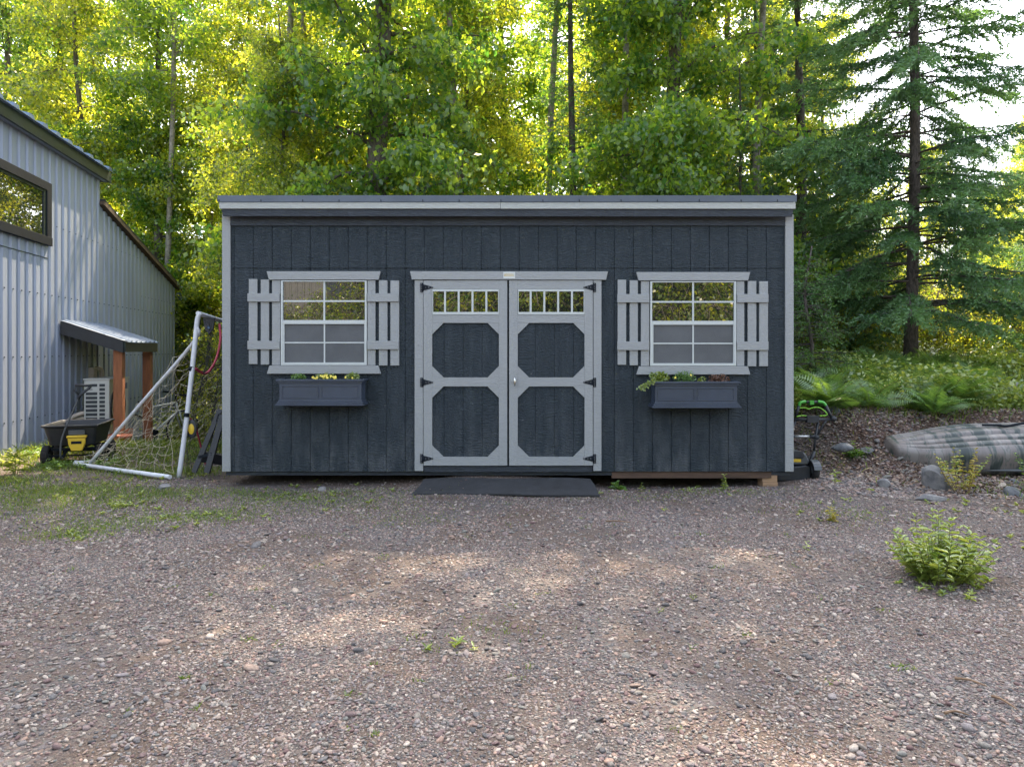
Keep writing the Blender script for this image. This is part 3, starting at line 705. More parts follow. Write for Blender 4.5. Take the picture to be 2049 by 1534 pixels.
w1.quad(Wpt(sA, -.8, -bx), Wpt(sA, 4.66, -bx), Wpt(sB, 4.66, -bx), Wpt(sB, -.8, -bx))
w1.quad(Wpt(sB, -.8, -.001), Wpt(sB, -.8, -bx), Wpt(sB, 4.66, -bx), Wpt(sB, 4.66, -.001))
w1.build('wall', M['housemetal'], house)
w2 = ribwall(sB + .002, sC, zbase2, 4.08, 3.0)
w2.quad(Wpt(sC, -.8, -.001), Wpt(sC, -.8, -bx), Wpt(sC, 3.0, -bx), Wpt(sC, 3.0, -.001))
w2.build('rear_wall', M['housemetal'], house)
# panel lap lines
MB().boxr(Wpt(sA, 2.86, .001), Wpt(Ws(96), 2.86, .001), .006, .012).build('lap_seam', M['darkgreen'], house)
m_ = MB()
for s in np.arange(Ws(100), sC - .2, .2286):
    if s < sB or 1: m_.box(*(lambda p: (p.x - .006, p.x + .006, p.y - .006, p.y + .006, p.z - .006, p.z + .006))(Wpt(s, 3.4 if s < sB + 2 else 2.6, .002)))
for s in np.arange(sA, sC - .2, .2286):
    for z in (2.3, 1.35, .45): m_.box(*(lambda p: (p.x - .008, p.x + .008, p.y - .008, p.y + .008, p.z - .008, p.z + .008))(Wpt(s + .03, z, .002)))
m_.build('wall_screws', M['darkgreen'], house)
# main roof: low pitch sheet rising away from us, green fascia and gutter
oh = .12; zt_ = 4.66; sE = Ws(222, oh)
fa = MB()
fa.add([Wpt(sA - .3, 4.56, oh - .04), Wpt(sE, 4.56, oh - .04), Wpt(sE, 4.56, oh), Wpt(sA - .3, 4.56, oh), Wpt(sA - .3, 4.74, oh - .04), Wpt(sE, 4.74, oh - .04), Wpt(sE, 4.74, oh), Wpt(sA - .3, 4.74, oh)],
       [(0, 1, 2, 3), (7, 6, 5, 4), (3, 2, 6, 7), (1, 0, 4, 5), (2, 1, 5, 6), (0, 3, 7, 4)])
fa.add([Wpt(sE - .04, 4.56, oh - .045), Wpt(sE, 4.56, oh - .045), Wpt(sE, 4.56, -1), Wpt(sE - .04, 4.56, -1), Wpt(sE - .04, 4.74, oh - .045), Wpt(sE, 4.74, oh - .045), Wpt(sE, 4.95, -1), Wpt(sE - .04, 4.95, -1)],
       [(3, 2, 1, 0), (4, 5, 6, 7), (0, 1, 5, 4), (1, 2, 6, 5), (2, 3, 7, 6), (3, 0, 4, 7)])
fa.build('fascia', M['darkgreen'], house)
MB().add([Wpt(sA - .3, 4.565, 0), Wpt(sE - .05, 4.565, 0), Wpt(sE - .05, 4.565, oh - .045), Wpt(sA - .3, 4.565, oh - .045), Wpt(sA - .3, 4.58, 0), Wpt(sE - .05, 4.58, 0), Wpt(sE - .05, 4.58, oh - .045), Wpt(sA - .3, 4.58, oh - .045)],
         [(3, 2, 1, 0), (4, 5, 6, 7), (0, 1, 5, 4), (1, 2, 6, 5), (2, 3, 7, 6), (3, 0, 4, 7)]).build('soffit', M['housemetal'], house)
rf = MB(); pitch = .41; s = sA - .3; prof = [(0, 0), (.55, 0), (.62, .05), (.9, .05), (.97, 0)]
vs = []; 
while s < sE + .02:
    for u, o in prof:
        if s + u * pitch <= sE + .05: vs.append((s + u * pitch, o))
    s += pitch
v = []
for a_, o in vs: v += [Wpt(a_, 4.752 + o, oh + .05), Wpt(a_, 4.752 + o + (oh + .05 + 4.5) * .22, -4.5)]
for a_, o in vs: v += [Wpt(a_, 4.742, oh + .05)]
n2 = len(vs)
f = [(2 * i, 2 * i + 2, 2 * i + 3, 2 * i + 1) for i in range(n2 - 1)] + [(2 * n2 + i, 2 * n2 + i + 1, 2 * i + 2, 2 * i) for i in range(n2 - 1)]
rf.add(v, f); rf.build('roof', M['roofblue'], house)
MB().boxr(Wpt(sB - .02, 4.14, .03), Wpt(sC + .35, 2.98, .03), .10, .07).build('rake_trim', M['brownwood'], house)
lr = MB(); a0, a1 = Wpt(sB, 4.18, .08), Wpt(sC + .35, 3.02, .08); b0, b1 = Wpt(sB, 4.18, -bx), Wpt(sC + .35, 3.02, -bx)
up = Vector((0, 0, .03)); lr.add([a0, a1, b1, b0, a0 + up, a1 + up, b1 + up, b0 + up], [(3, 2, 1, 0), (4, 5, 6, 7), (0, 1, 5, 4), (1, 2, 6, 5), (2, 3, 7, 6), (3, 0, 4, 7)])
lr.build('rear_roof', M['darkgreen'], house)
MB().tube(smooth_path([Wpt(sC + .33, 2.90, .02), Wpt(sC + .38, 2.80, .03), Wpt(sC + .22, 2.72, .05), Wpt(sC + .03, 2.86, .06)], 5), .035, 8).build('gutter_elbow', M['roofblue'], house)
# house window
s0w, s1w = Ws(0) - 1.6, Ws(97); zb0, zt0 = 3.05, 4.015; tw = .13
wf = MB()
def wbox(mb, s0, s1, z0, z1, o0, o1):
    v = [Wpt(s0, z0, o0), Wpt(s1, z0, o0), Wpt(s1, z0, o1), Wpt(s0, z0, o1), Wpt(s0, z1, o0), Wpt(s1, z1, o0), Wpt(s1, z1, o1), Wpt(s0, z1, o1)]
    mb.add(v, [(0, 1, 2, 3), (7, 6, 5, 4), (3, 2, 6, 7), (1, 0, 4, 5), (2, 1, 5, 6), (0, 3, 7, 4)])
wbox(wf, s0w, s1w, zt0 - tw, zt0, .002, .05); wbox(wf, s0w, s1w, zb0, zb0 + tw, .002, .06)
wbox(wf, s1w - .15, s1w, zb0 + tw + .001, zt0 - tw - .001, .002, .05); wbox(wf, s0w, s0w + .12, zb0 + tw + .001, zt0 - tw - .001, .002, .05)
hw = wf.build('window', M['black'], house, .003)
g = MB(); wbox(g, s1w - .22, s1w - .151, zb0 + tw + .001, zt0 - tw - .001, .002, .035); wbox(g, s0w + .121, s1w - .221, zt0 - tw - .04, zt0 - tw - .001, .002, .03)
g.build('window_sash', M['darkgreen'], hw)
g = MB(); wbox(g, s0w + .121, s1w - .221, zb0 + tw + .001, zt0 - tw - .041, .003, .02); g.build('pane', M['glass'], hw)
# canopy
can = None
c0 = Wpt(Ws(120), 1.905); L1 = .935; c1 = Wpt(Ws(120), 1.60, L1); LE = 1.61
cf = MB()
def slab(mb, p, q, d, h, th=.03):      # vertical board from p to q, height h below
    p = Vector(p); q = Vector(q); n = Vector((q - p).cross(Vector((0, 0, 1)))).normalized() * th
    v = [p - Vector((0, 0, h)), q - Vector((0, 0, h)), q, p]; v += [x + n for x in v]
    mb.add(v, [(0, 1, 2, 3), (7, 6, 5, 4), (0, 4, 5, 1), (1, 5, 6, 2), (2, 6, 7, 3), (3, 7, 4, 0)])
slab(cf, Wpt(Ws(120), 1.905, .02), Wpt(Ws(120), 1.605, L1), 0, .20)
slab(cf, Wpt(Ws(120) + LE, 1.905, .02), Wpt(Ws(120) + LE, 1.605, L1), 0, .20)
can = cf.build('canopy', M['blackplastic'], house)
cf = MB(); slab(cf, Wpt(Ws(120) - .0, 1.605, L1 + .001), Wpt(Ws(120) + LE, 1.605, L1 + .001), 0, .19); cf.build('canopy_fascia', M['darkgreen'], can)
rf = MB(); v = []; vs = []; s = -.02
while s < LE + .03:
    for u, o in ((0, 0), (.55, 0), (.65, .022), (.85, .022), (.95, 0)):
        if s + u * .2286 < LE + .04: vs.append((s + u * .2286, o))
    s += .2286
for a_, o in vs: v += [Wpt(Ws(120) + a_, 1.925 + o, .01), Wpt(Ws(120) + a_, 1.925 + o - .32 * (L1 + .06) / .93, L1 + .07)]
n2 = len(vs); f = [(2 * i + 1, 2 * i + 3, 2 * i + 2, 2 * i) for i in range(n2 - 1)]
for a_, o in vs: v += [Wpt(Ws(120) + a_, 1.912, .01), Wpt(Ws(120) + a_, 1.912 - .32 * (L1 + .06) / .93, L1 + .07)]
b2 = 2 * n2; f += [(b2 + 2 * i, b2 + 2 * i + 2, b2 + 2 * i + 3, b2 + 2 * i + 1) for i in range(n2 - 1)] + [(b2 + 2 * i + 1, b2 + 2 * i + 3, 2 * i + 3, 2 * i + 1) for i in range(n2 - 1)]
rf.add(v, f); rf.build('canopy_roof', M['roofblue'], can)
for so_ in (.10, LE - .12):
    p = Wpt(Ws(120) + so_, 0, L1 - .10); zb3 = tzf(p.x, p.y) - .03
    MB().boxr((p.x, p.y, zb3), (p.x, p.y, 1.50), .135, .135, up=wn).build('canopy_post', M['redwood'], can, .004)

# ------------------------------------------------------------------ heat pump on its stand
hpS0 = Ws(163, .42); oF = .74
def hp_at(s, z, o): return Wpt(s, z, o)
sH = hpS0 - .45; hz0, hz1 = .07, .98
sH = Ws(120) + .12
# locate so that the grille end spans the pixel columns 165-213
def colpix(p): return p.x / p.y * F_PX + CX
hp = thing('heat_pump', 'cream outdoor heat pump unit under the small canopy', 'heat pump', Wpt(sH, hz0, .55))
o0, o1 = .30, .68; LH = .86
cs = MB(); wbox(cs, sH, sH + LH, hz0, hz1 - .02, o0, o1); cs.build('casing', M['acwhite'], hp, .012)
cs = MB(); wbox(cs, sH - .012, sH + LH + .012, hz1 - .019, hz1, o0 - .012, o1 + .012); cs.build('lid', M['acwhite'], hp, .004)
gr = MB()
for i in range(11):
    z1_ = hz1 - .085 - i * .068
    if i != 1: wbox(gr, sH - .004, sH - .0005, z1_ - .045, z1_, o0 + .03, o0 + .20)
    wbox(gr, sH - .004, sH - .0005, z1_ - .045, z1_, o0 + .232, o0 + .315)
gr.build('side_grille', M['acdark'], hp)
bd = MB(); wbox(bd, sH - .003, sH - .0005, hz1 - .180, hz1 - .170, o0 + .03, o0 + .13)
for i in range(7): wbox(bd, sH - .004, sH - .0031, hz1 - .183, hz1 - .167, o0 + .035 + i * .014, o0 + .042 + i * .014)
bd.build('badge', M['acdark'], hp)
fn = MB(); c = Wpt(sH + .36, .50, o1 + .004)
fn.lathe(c, wn, [(0, .34), (.01, .34), (.012, .30), (.0, .30)], 32)
for k in range(1, 7): fn.lathe(c, wn, [(.012, .05 * k), (.016, .05 * k + .004), (.012, .05 * k + .008)], 28)
for k in range(12):
    an = k * math.pi / 6; d = (wd * math.cos(an) + Vector((0, 0, 1)) * math.sin(an)); fn.tube([c + wn * .014 + d * .04, c + wn * .014 + d * .33], .004, 4)
fn.build('fan_guard', M['acdark'], hp)
sb = MB(); wbox(sb, sH + .66, sH + .80, .78, .88, o1 + .001, o1 + .005); sb.build('rating_label', M['roofblue'], hp)
pp = MB(); pp.tube(smooth_path([Wpt(sH + .05, .42, o0 + .01), Wpt(sH - .02, .40, o0 - .08), Wpt(sH - .06, .33, .12), Wpt(sH - .1, .18, .04), Wpt(sH - .1, 0.05, .03)], 6), .035, 8)
pp.tube(smooth_path([Wpt(sH + .05, .34, o0 + .01), Wpt(sH + .02, .33, o0 - .1), Wpt(sH - .02, .25, .10), Wpt(sH - .04, .05, .04)], 6), .022, 8)
pp.build('refrigerant_pipe', M['conduit'], hp)
st_ = thing('stand', 'reddish timber stand carrying the heat pump', 'stand', Wpt(sH, 0, .5))
m_ = MB(); wbox(m_, sH - .02, sH + LH + .05, hz0 - .12, hz0 - .002, o0 - .05, o1 + .06); m_.build('deck', M['terracotta'], st_, .004)
m_ = MB(); wbox(m_, sH + .05, sH + .2, -.4, hz0 - .122, o0, o1); wbox(m_, sH + .6, sH + .75, -.5, hz0 - .122, o0, o1); m_.build('leg', M['darkwood'], st_)
cb = thing('conduit_box', 'small beige junction cover on the wall above the heat pump', 'conduit', Wpt(Ws(185), 1.0, .03))
m_ = MB(); wbox(m_, Ws(176), Ws(184), .94, 1.14, .002, .09); m_.build('cover', M['conduit'], cb, .012)
m_ = MB(); m_.tube(smooth_path([Wpt(Ws(184), 1.12, .06), Wpt(Ws(187), 1.10, .12), Wpt(Ws(188), 1.0, .13), Wpt(Ws(188), .85, .13)], 5), .04, 8); m_.build('elbow', M['conduit'], cb)
# terracotta pot and concrete block
def place_pot(px, py, Y, r, h):
    p = P(px, py, Y); t = thing('terracotta_pot', 'tipped terracotta pot behind the canopy post', 'pot', p)
    m_ = MB(); m_.lathe(p, (0, 0, 1), [(0, .001), (0, r * .7), (h * .8, r), (h * .8, r * 1.12), (h, r * 1.12), (h, r * .9), (h * .1, r * .6)], 20); m_.build('pot_body', M['terracotta'], t)
place_pot(249, 897, 10.9, .10, .22)
p = P(257, 912, 10.3); t = thing('concrete_block', 'pale concrete block on the grass beside the canopy post', 'block', p, .2)
MB().box(p.x - .10, p.x + .10, p.y - .07, p.y + .07, p.z - .02, p.z + .09).build('block_body', M['concrete'], t, .006)

# ------------------------------------------------------------------ garden cart
def cart():
    """local frame: front faces -y"""
    t = thing('garden_cart', 'black dump cart with yellow release plate parked by the metal house', 'cart')
    tub = MB(); W2, Dp = .38, .52      # half width (x), length (y)
    def ring(z, sx, sy0, sy1, r=.06):
        o = []
        for (cx_, cy_, a0) in ((sx - r, sy1 - r, 0), (-sx + r, sy1 - r, 90), (-sx + r, sy0 + r, 180), (sx - r, sy0 + r, 270)):
            for k in range(5):
                a = R(a0 + k * 22.5); o.append(Vector((cx_ + r * math.cos(a), cy_ + r * math.sin(a), z)))
        return o
    rings = [ring(.30, .29, -.30, .38), ring(.305, .31, -.33, .41), ring(.56, .355, -.42, .50), ring(.585, .395, -.455, .535), ring(.605, .395, -.455, .535), ring(.605, .36, -.425, .505), ring(.575, .345, -.41, .49), ring(.33, .30, -.32, .40), ring(.33, .02, -.02, .02, .01)]
    n = 20; v = [p for r_ in rings for p in r_]
    f = [(i * n + k, i * n + (k + 1) % n, (i + 1) * n + (k + 1) % n, (i + 1) * n + k) for i in range(len(rings) - 1) for k in range(n)]
    tub.add(v, f, False); tub.add(rings[0], [tuple(range(n))[::-1]])
    tub.build('tub', M['blackplastic'], t, .004)
    fr = MB()
    fr.boxr((-.30, -.22, .235), (.30, -.22, .235), .05, .035); fr.boxr((-.30, .34, .235), (.30, .34, .235), .05, .035)
    for x in (-.16, .16): fr.boxr((x, -.22, .27), (x, .38, .27), .03, .03)
    for x in (-.34, .34):
        fr.tube(smooth_path([(x * .8, -.22, .29), (x * 1.0, -.22, .22), (x * 1.05, -.22, .15)], 4), .017, 6)
        fr.tube(smooth_path([(x * .8, .34, .29), (x * 1.0, .34, .24), (x * 1.05, .34, .15)], 4), .017, 6)
    fr.boxr((-.34, -.22, .14), (.34, -.22, .14), .022, .022); fr.boxr((-.34, .34, .14), (.34, .34, .14), .022, .022)
    fr.tube([(-.1, -.22, .22), (-.1, -.34, .16), (-.1, -.40, .14)], .02, 6)
    fr.build('frame', M['black'], t)
    for x in (-.37, .37):
        for y in (-.22, .34):
            w_ = MB(); w_.lathe((x, y, .145), (1, 0, 0), [(-.045, .085), (-.05, .125), (-.03, .145), (0, .148), (.03, .145), (.05, .125), (.045, .085), (0, .08), (-.045, .085)], 28)
            for k in range(18):
                a = k * math.pi / 9; d = Vector((0, math.cos(a), math.sin(a))); c = Vector((x, y, .145)) + d * .148
                w_.boxr(c + Vector((-.035, 0, 0)), c + Vector((.035, 0, 0)), .018, .010, up=d)
            wo_ = w_.build('wheel', M['tyre'], t)
            w_ = MB(); w_.lathe((x, y, .145), (1, 0, 0), [(-.03, .001), (-.034, .03), (-.02, .05), (-.026, .086), (.026, .086), (.02, .05), (.034, .03), (.03, .001)], 20); w_.build('rim', M['greyplastic'], wo_)
    h = MB()
    hb = [(-.1, -.40, .13), (-.11, -.47, .17), (-.09, -.46, .44), (.04, -.40, .82), (.10, -.38, .98)]
    h.tube(smooth_path(hb, 5), .014, 8)
    ho = h.build('pull_handle', M['greyplastic'], t)
    h = MB(); c = Vector((.10, -.38, .98))
    h.tube([c, c + Vector((.02, 0, .05)), c + Vector((.17, 0, .18))], [.02, .02, .02], 8); h.tube([c + Vector((.02, 0, .05)), c + Vector((-.05, 0, .12)), c + Vector((-.03, 0, .20))], .014, 8)
    h.tube([c + Vector((-.04, 0, .20)), c + Vector((.18, 0, .195))], .02, 8)
    h.build('grip', M['blackplastic'], ho)
    y_ = MB(); y_.prism([(-.02, .42), (.22, .42), (.21, .33), (.17, .235), (.03, .235), (-.01, .33)][::-1], -.47, -.415); y_.box(-.03, .235, -.485, -.41, .425, .455)
    yo_ = y_.build('dump_latch', M['yellow'], t, .008)
    MB().box(.03, .17, -.474, -.4705, .335, .375).build('latch_sticker', M['black'], yo_)
    MB().box(-.02, .20, -.43, -.40, .46, .53).build('front_plate', M['greyplastic'], t, .004)
    return t
ct = cart(); p = P(148, 934, 8.55); ct.location = (p.x - .12, p.y + .28, tzf(p.x, 8.8)); ct.rotation_euler = (0, 0, R(17)); ct.scale = (.82, .82, .86)

# ------------------------------------------------------------------ bicycle
def bike():
    t = thing('bicycle', 'bicycle with pale frame leaning near the rear canopy post', 'bicycle')
    def wheel(x):
        m_ = MB(); m_.lathe((x, 0, .36), (0, 1, 0), [(-.02, .34), (-.014, .355), (0, .362), (.014, .355), (.02, .34), (0, .33), (-.02, .34)], 40); w_ = m_.build('wheel', M['tyre'], t)
        m_ = MB(); m_.lathe((x, 0, .36), (0, 1, 0), [(-.012, .318), (-.012, .335), (.012, .335), (.012, .318), (-.012, .318)], 36)
        m_.build('rim', M['silver'], w_)
        V_, F_ = np_tubes([(x, .02 * (-1) ** k, .36) for k in range(24)], [(x + .32 * math.cos(k * math.pi / 12), 0, .36 + .32 * math.sin(k * math.pi / 12)) for k in range(24)], .0018, 3)
        link('spokes', npmesh('spokes', V_, F_), M['silver'], w_)
    wheel(-.52); wheel(.55)
    f = MB(); BB = (-.08, 0, .32); ST = (-.22, 0, .82); HT = (.38, 0, .88); HB = (.42, 0, .70)
    f.tube([BB, ST], .018); f.tube([ST, HT], .018); f.tube([HB, BB], .022); f.tube([HT, HB], .022)
    for s_ in (-1, 1): f.tube([(-.52, .055 * s_, .36), (-.12, .03 * s_, .33)], .010, 6); f.tube([(-.52, .055 * s_, .36), (-.21, .02 * s_, .78)], .009, 6)
    f.build('frame', M['plate'], t)
    f = MB()
    for s_ in (-1, 1): f.tube([(.42, .05 * s_, .72), (.47, .055 * s_, .55), (.55, .055 * s_, .36)], .016, 8)
    f.tube([(.42, -.06, .72), (.42, .06, .72)], .02); f.build('fork', M['plate'], t)
    f = MB(); f.tube([HT, (.36, 0, 1.0), (.40, 0, 1.03)], .016); f.tube(smooth_path([(.34, -.36, 1.06), (.38, -.2, 1.055), (.40, 0, 1.04), (.38, .2, 1.055), (.34, .36, 1.06)], 4), .014, 8)
    f.tube([(.34, -.36, 1.06), (.36, -.25, 1.057)], .02); f.tube([(.34, .36, 1.06), (.36, .25, 1.057)], .02)
    f.build('handlebar', M['black'], t)
    f = MB(); f.tube([ST, (-.25, 0, .93)], .014); f.add([(-.38, -.07, .95), (-.38, .07, .95), (-.1, .02, .955), (-.1, -.02, .955), (-.38, -.06, .91), (-.38, .06, .91), (-.1, .015, .93), (-.1, -.015, .93)], [(0, 3, 2, 1), (4, 5, 6, 7), (0, 1, 5, 4), (1, 2, 6, 5), (2, 3, 7, 6), (3, 0, 4, 7)])
    f.build('saddle', M['blackplastic'], t, .01)
    f = MB(); f.lathe((-.08, -.03, .32), (0, -1, 0), [(0, .001), (0, .09), (.006, .09), (.006, .001)], 24); f.tube([(-.08, -.05, .32), (-.08, -.06, .16)], .01, 6); f.tube([(-.08, .05, .32), (-.08, .06, .48)], .01, 6); f.build('crank', M['black'], t)
    f = MB(); f.lathe((-.42, 0, .80), (-1, 0, 0), [(0, .028), (.02, .028), (.025, .001)], 12); f.build('rear_light', plain('red_reflector', (.6, .02, .02), .3), t)
    f = MB(); f.lathe((-.37, 0, .84), (-.6, 0, 1), [(-.02, .085), (.03, .08), (.07, .055), (.09, .001)], 14); f.build('saddle_bag', M['acwhite'], t)
    return t
bk = bike(); p = P(312, 800, 13.1); bk.location = (p.x, 13.1, tzf(p.x, 13.1) + .0); bk.rotation_euler = (R(5), 0, R(62))

# ------------------------------------------------------------------ soccer goal
gA, gB = P(358, 955, 7.62), P(400, 627, 7.75); gC = P(150, 935, 8.39); gR = P(391, 902, 11.6); gR2 = P(443, 904, 12.6)
gD0, gD1 = P(180, 926, 8.3), P(388, 684, 7.78); gX = P(445, 642, 8.9); gX2 = gB + (gX - gB).normalized() * 3.66
goal = thing('soccer_goal', 'white tubular soccer goal with a torn cream net beside the shed', 'soccer goal', (gA.x, gA.y, 0))
def bar(name, pts, r=.024, mat='white'):
    m_ = MB(); m_.tube(pts, r, 10); return m_.build(name, M[mat], goal)
bar('front_post', smooth_path([gA, P(372, 850, 7.66), P(385, 735, 7.7), P(392, 668, 7.73), P(395, 640, 7.745), gB], 4), .027)
bar('crossbar', [gB + Vector((-.01, -.02, 0)), gX, gX2], .027)
bar('diagonal_brace', smooth_path([gD0, (gD0 + gD1) * .5, gD1, P(394, 655, 7.73)], 4), .019)
g340 = P(340, 962, 7.53)
up_ = Vector((0, 0, .045))
bar('base_bar', [g340 + up_, P(245, 949, 7.95) + up_, gC + up_, gC + Vector((-.02, .05, .06))], .025)
bar('rear_base_bar', [gC + Vector((.0, .03, .05)), gR, gR2], .024)
fp = Vector((gX2.x, gX2.y, tzf(gX2.x, gX2.y)))
bar('far_post', [gX2, fp], .027); bar('far_brace', [gX2, gR2], .023)
for q0, q1 in ((P(218, 944, 8.06), P(222, 945, 8.04)), (P(200, 929, 8.7), P(203, 929, 8.72)), (P(374, 826, 7.665), P(373, 834, 7.66)), (P(384, 733, 7.70), P(383, 742, 7.70))): bar('tie_band', [q0, q1], .031, 'black')
def netpatch(fn, nu, nv, r, name, mat, jit=.02, drop=.0, parent=None, loc=None):
    G = np.zeros((nu + 1, nv + 1, 3))
    for i in range(nu + 1):
        for j in range(nv + 1): G[i, j] = fn(i / nu, j / nv)
    G += rng.normal(size=G.shape) * jit
    segs = []
    for i in range(nu + 1):
        for j in range(nv + 1):
            if i < nu and rng.random() > drop: segs.append((G[i, j], G[i + 1, j]))
            if j < nv and rng.random() > drop: segs.append((G[i, j], G[i, j + 1]))
    # each cord sags between its knots
    A, B = [], []
    for a_, b_ in segs:
        mid = (a_ + b_) / 2 + np.array([0, 0, -.12 * np.linalg.norm(b_ - a_)]); A += [a_, mid]; B += [mid, b_]
    V_, F_ = np_tubes(A, B, r, 4); V_ = V_ - np.array(loc); F_ = F_
    return link(name, npmesh(name, V_, F_), mat, parent)
def lerp(a, b, t): return np.array(a) * (1 - t) + np.array(b) * t
def side(u, v):     # v: along brace from low to high, u: from brace down to base bar
    top = lerp(gD0, gD1, v ** .9); bot = lerp(gC + Vector((.1, -.05, .02)), g340 + Vector((-.05, .05, .03)), v ** .9)
    p = top * (1 - u) + bot * u; p[1] += .10 * math.sin(u * 3.1) + .12 * u; p[0] -= .12 * math.sin(u * 3.14) * v; return p
netpatch(side, 12, 11, .0016, 'side_net', M['net'], .03, .05, goal, goal.location)
def rear(u, v):
    top = lerp(gD0 + Vector((.02, 0, .05)), gD1, v ** .8); far = lerp(gR2, gX2, v ** .8)
    p = top * (1 - u) + far * u; s_ = math.sin(u * math.pi); p[2] -= .75 * s_ * v; p[0] += .15 * s_ * v; p[2] = max(p[2], tzf(p[0], p[1]) + .03); return p
netpatch(rear, 22, 10, .0016, 'rear_net', M['net'], .03, .12, goal, goal.location)
# black rebound net with red strap, hooked on the goal
bn = thing('rebound_net', 'black practice net with red strap hanging on the goal post', 'net', (gA.x + .1, gA.y, 0))
def bnf(u, v):
    top = lerp(P(402, 640, 7.8), P(448, 652, 9.1), u); bot = lerp(P(378, 950, 7.75), P(440, 905, 9.6), u)
    p = top * (1 - v) + bot * v; p[0] += .06 * math.sin(u * 9 + v * 4); p[1] += .08 * math.sin(v * 7); return p
netpatch(bnf, 26, 34, .0016, 'black_mesh', M['blackcord'], .012, .12, bn, bn.location)
m_ = MB(); m_.tube(smooth_path([P(439, 648, 8.6), P(441, 680, 8.5), P(431, 722, 8.3), P(412, 747, 8.1), P(391, 737, 7.8)], 6), .016, 6); m_.tube(smooth_path([P(377, 835, 7.7), P(390, 847, 7.8), P(396, 870, 7.9), P(404, 900, 8.0), P(412, 930, 8.1)], 6), .010, 6)
m_.build('strap', M['red'], bn)
m_ = MB(); m_.tube(smooth_path([P(401, 640, 7.8), P(392, 690, 7.75), P(386, 740, 7.72), P(377, 830, 7.7), P(366, 920, 7.66), P(362, 950, 7.64)], 5), .011, 6); m_.build('edge_cord', M['blackcord'], bn)
m_ = MB(); q = P(418, 653, 8.0)
m_.prism([(q.x - .07, q.z + .10), (q.x - .05, q.z - .03), (q.x, q.z - .09), (q.x + .05, q.z - .03), (q.x + .07, q.z + .10)], 8.0, 8.02); pd = m_.build('corner_pad', M['blackplastic'], bn)
m_ = MB(); m_.lathe((q.x - .003, 7.998, q.z - .01), (0, -1, 0), [(0, .001), (0, .02), (.001, .02)], 10); m_.build('emblem', M['roofblue'], pd)
m_ = MB(); q = P(383, 858, 7.68); m_.T = Matrix.Translation(q) @ Matrix.Diagonal((1, 1, 1.75, 1)); m_.lathe((0, 0, 0), (0, -1, 0), [(-.01, .06), (0, .06), (.004, .05), (.004, .001)], 20); pd = m_.build('lower_pad', M['blackplastic'], bn)
m_ = MB(); m_.T = Matrix.Translation(q) @ Matrix.Diagonal((1, 1, 1.75, 1)); m_.lathe((0, -.006, 0), (0, -1, 0), [(0, .034), (.003, .03), (.003, .001)], 18); m_.build('yellow_badge', M['yellow'], pd)
# black folded sawhorse
sw = thing('sawhorse', 'folded black plastic sawhorse leaning on the left side of the shed', 'sawhorse', (FX(420), 7.5, 0))
def ribbar(a, b, w_, parent, name):
    m_ = MB(); a = Vector(a); b = Vector(b); m_.boxr(a, b, w_, w_ * .55, up=(0, 1, 0)); d = b - a
    for k in range(1, 22): c = a + d * (k / 22); m_.boxr(c - d.normalized() * .007, c + d.normalized() * .007, w_ * 1.15, w_ * .72, up=(0, 1, 0))
    return m_.build(name, M['blackplastic'], parent)
ribbar(P(441, 818, 7.62), P(388, 945, 7.48), .05, sw, 'leg'); ribbar(P(446, 830, 7.55), P(414, 946, 7.42), .058, sw, 'leg')
ribbar(P(400, 912, 7.72), P(450, 920, 7.9), .10, sw, 'top_rail')
m_ = MB(); m_.boxr(P(436, 835, 7.6), P(446, 838, 7.6), .05, .09); m_.boxr(P(398, 914, 7.50), P(424, 908, 7.45), .02, .03); m_.build('clip', M['black'], sw)

# ------------------------------------------------------------------ lawn mower
mw = thing('lawn_mower', 'black push mower with lime green handle grips behind the right corner of the shed', 'lawn mower', (P(1610, 960, 7.6).x, 7.7, 0))
Ym = 7.62
def pp_(x, y, Y=Ym): return P(x, y, Y)
def pbox(m_, x0, x1, y0, y1, Ya, Yb):
    a = P(x0, y1, Ya); b = P(x1, y0, Ya); m_.box(a.x, b.x, Ya, Yb, a.z, b.z)
m_ = MB(); 
sec = [(1556, 962), (1556, 946), (1572, 936), (1612, 931), (1622, 934), (1622, 962)]
poly = [(P(x, y, Ym).x, P(x, y, Ym).z) for x, y in sec]; m_.prism(poly, Ym, Ym + .5); m_.build('deck', M['blackplastic'], mw, .012)
m_ = MB(); sec = [(1572, 930), (1574, 908), (1582, 904), (1610, 905), (1616, 912), (1622, 924), (1618, 930)]
m_.prism([(P(x, y, Ym).x, P(x, y, Ym).z) for x, y in sec], Ym + .02, Ym + .38); mc = m_.build('motor_cover', M['greyplastic'], mw, .012)
m_ = MB(); sec = [(1580, 906), (1584, 902), (1606, 902.5), (1611, 912), (1607, 917), (1580, 914)]
m_.prism([(P(x, y, Ym).x, P(x, y, Ym).z) for x, y in sec], Ym + .0, Ym + .018); m_.build('battery_lid', M['blackplastic'], mc, .005)
m_ = MB(); pbox(m_, 1587, 1603, 918, 924, Ym + .015, Ym + .019); m_.build('sticker', M['yellow'], mc)
for (cx_, Yw, s_) in ((1628, Ym + .02, 1.0), (1616, Ym + .42, 1.0), (1548, Ym + .02, 1), (1556, Ym + .42, 1)):
    c = P(cx_, 943, Yw); r_ = .098; c.z = r_ + tzf(c.x, Yw) - .0; wm = MB()
    wm.lathe(c, (1, 0, 0), [(-.03, .05), (-.034, .085), (-.028, r_), (.028, r_), (.034, .085), (.03, .05), (-.03, .05)], 26)
    wo_ = wm.build('wheel', M['tyre'], mw); wm = MB(); wm.lathe(c, (1, 0, 0), [(-.025, .001), (-.028, .05), (.028, .05), (.035, .03), (.035, .001)], 18); wm.build('hub', M['greyplastic'], wo_)
m_ = MB()      # mudguard arch over the right wheel
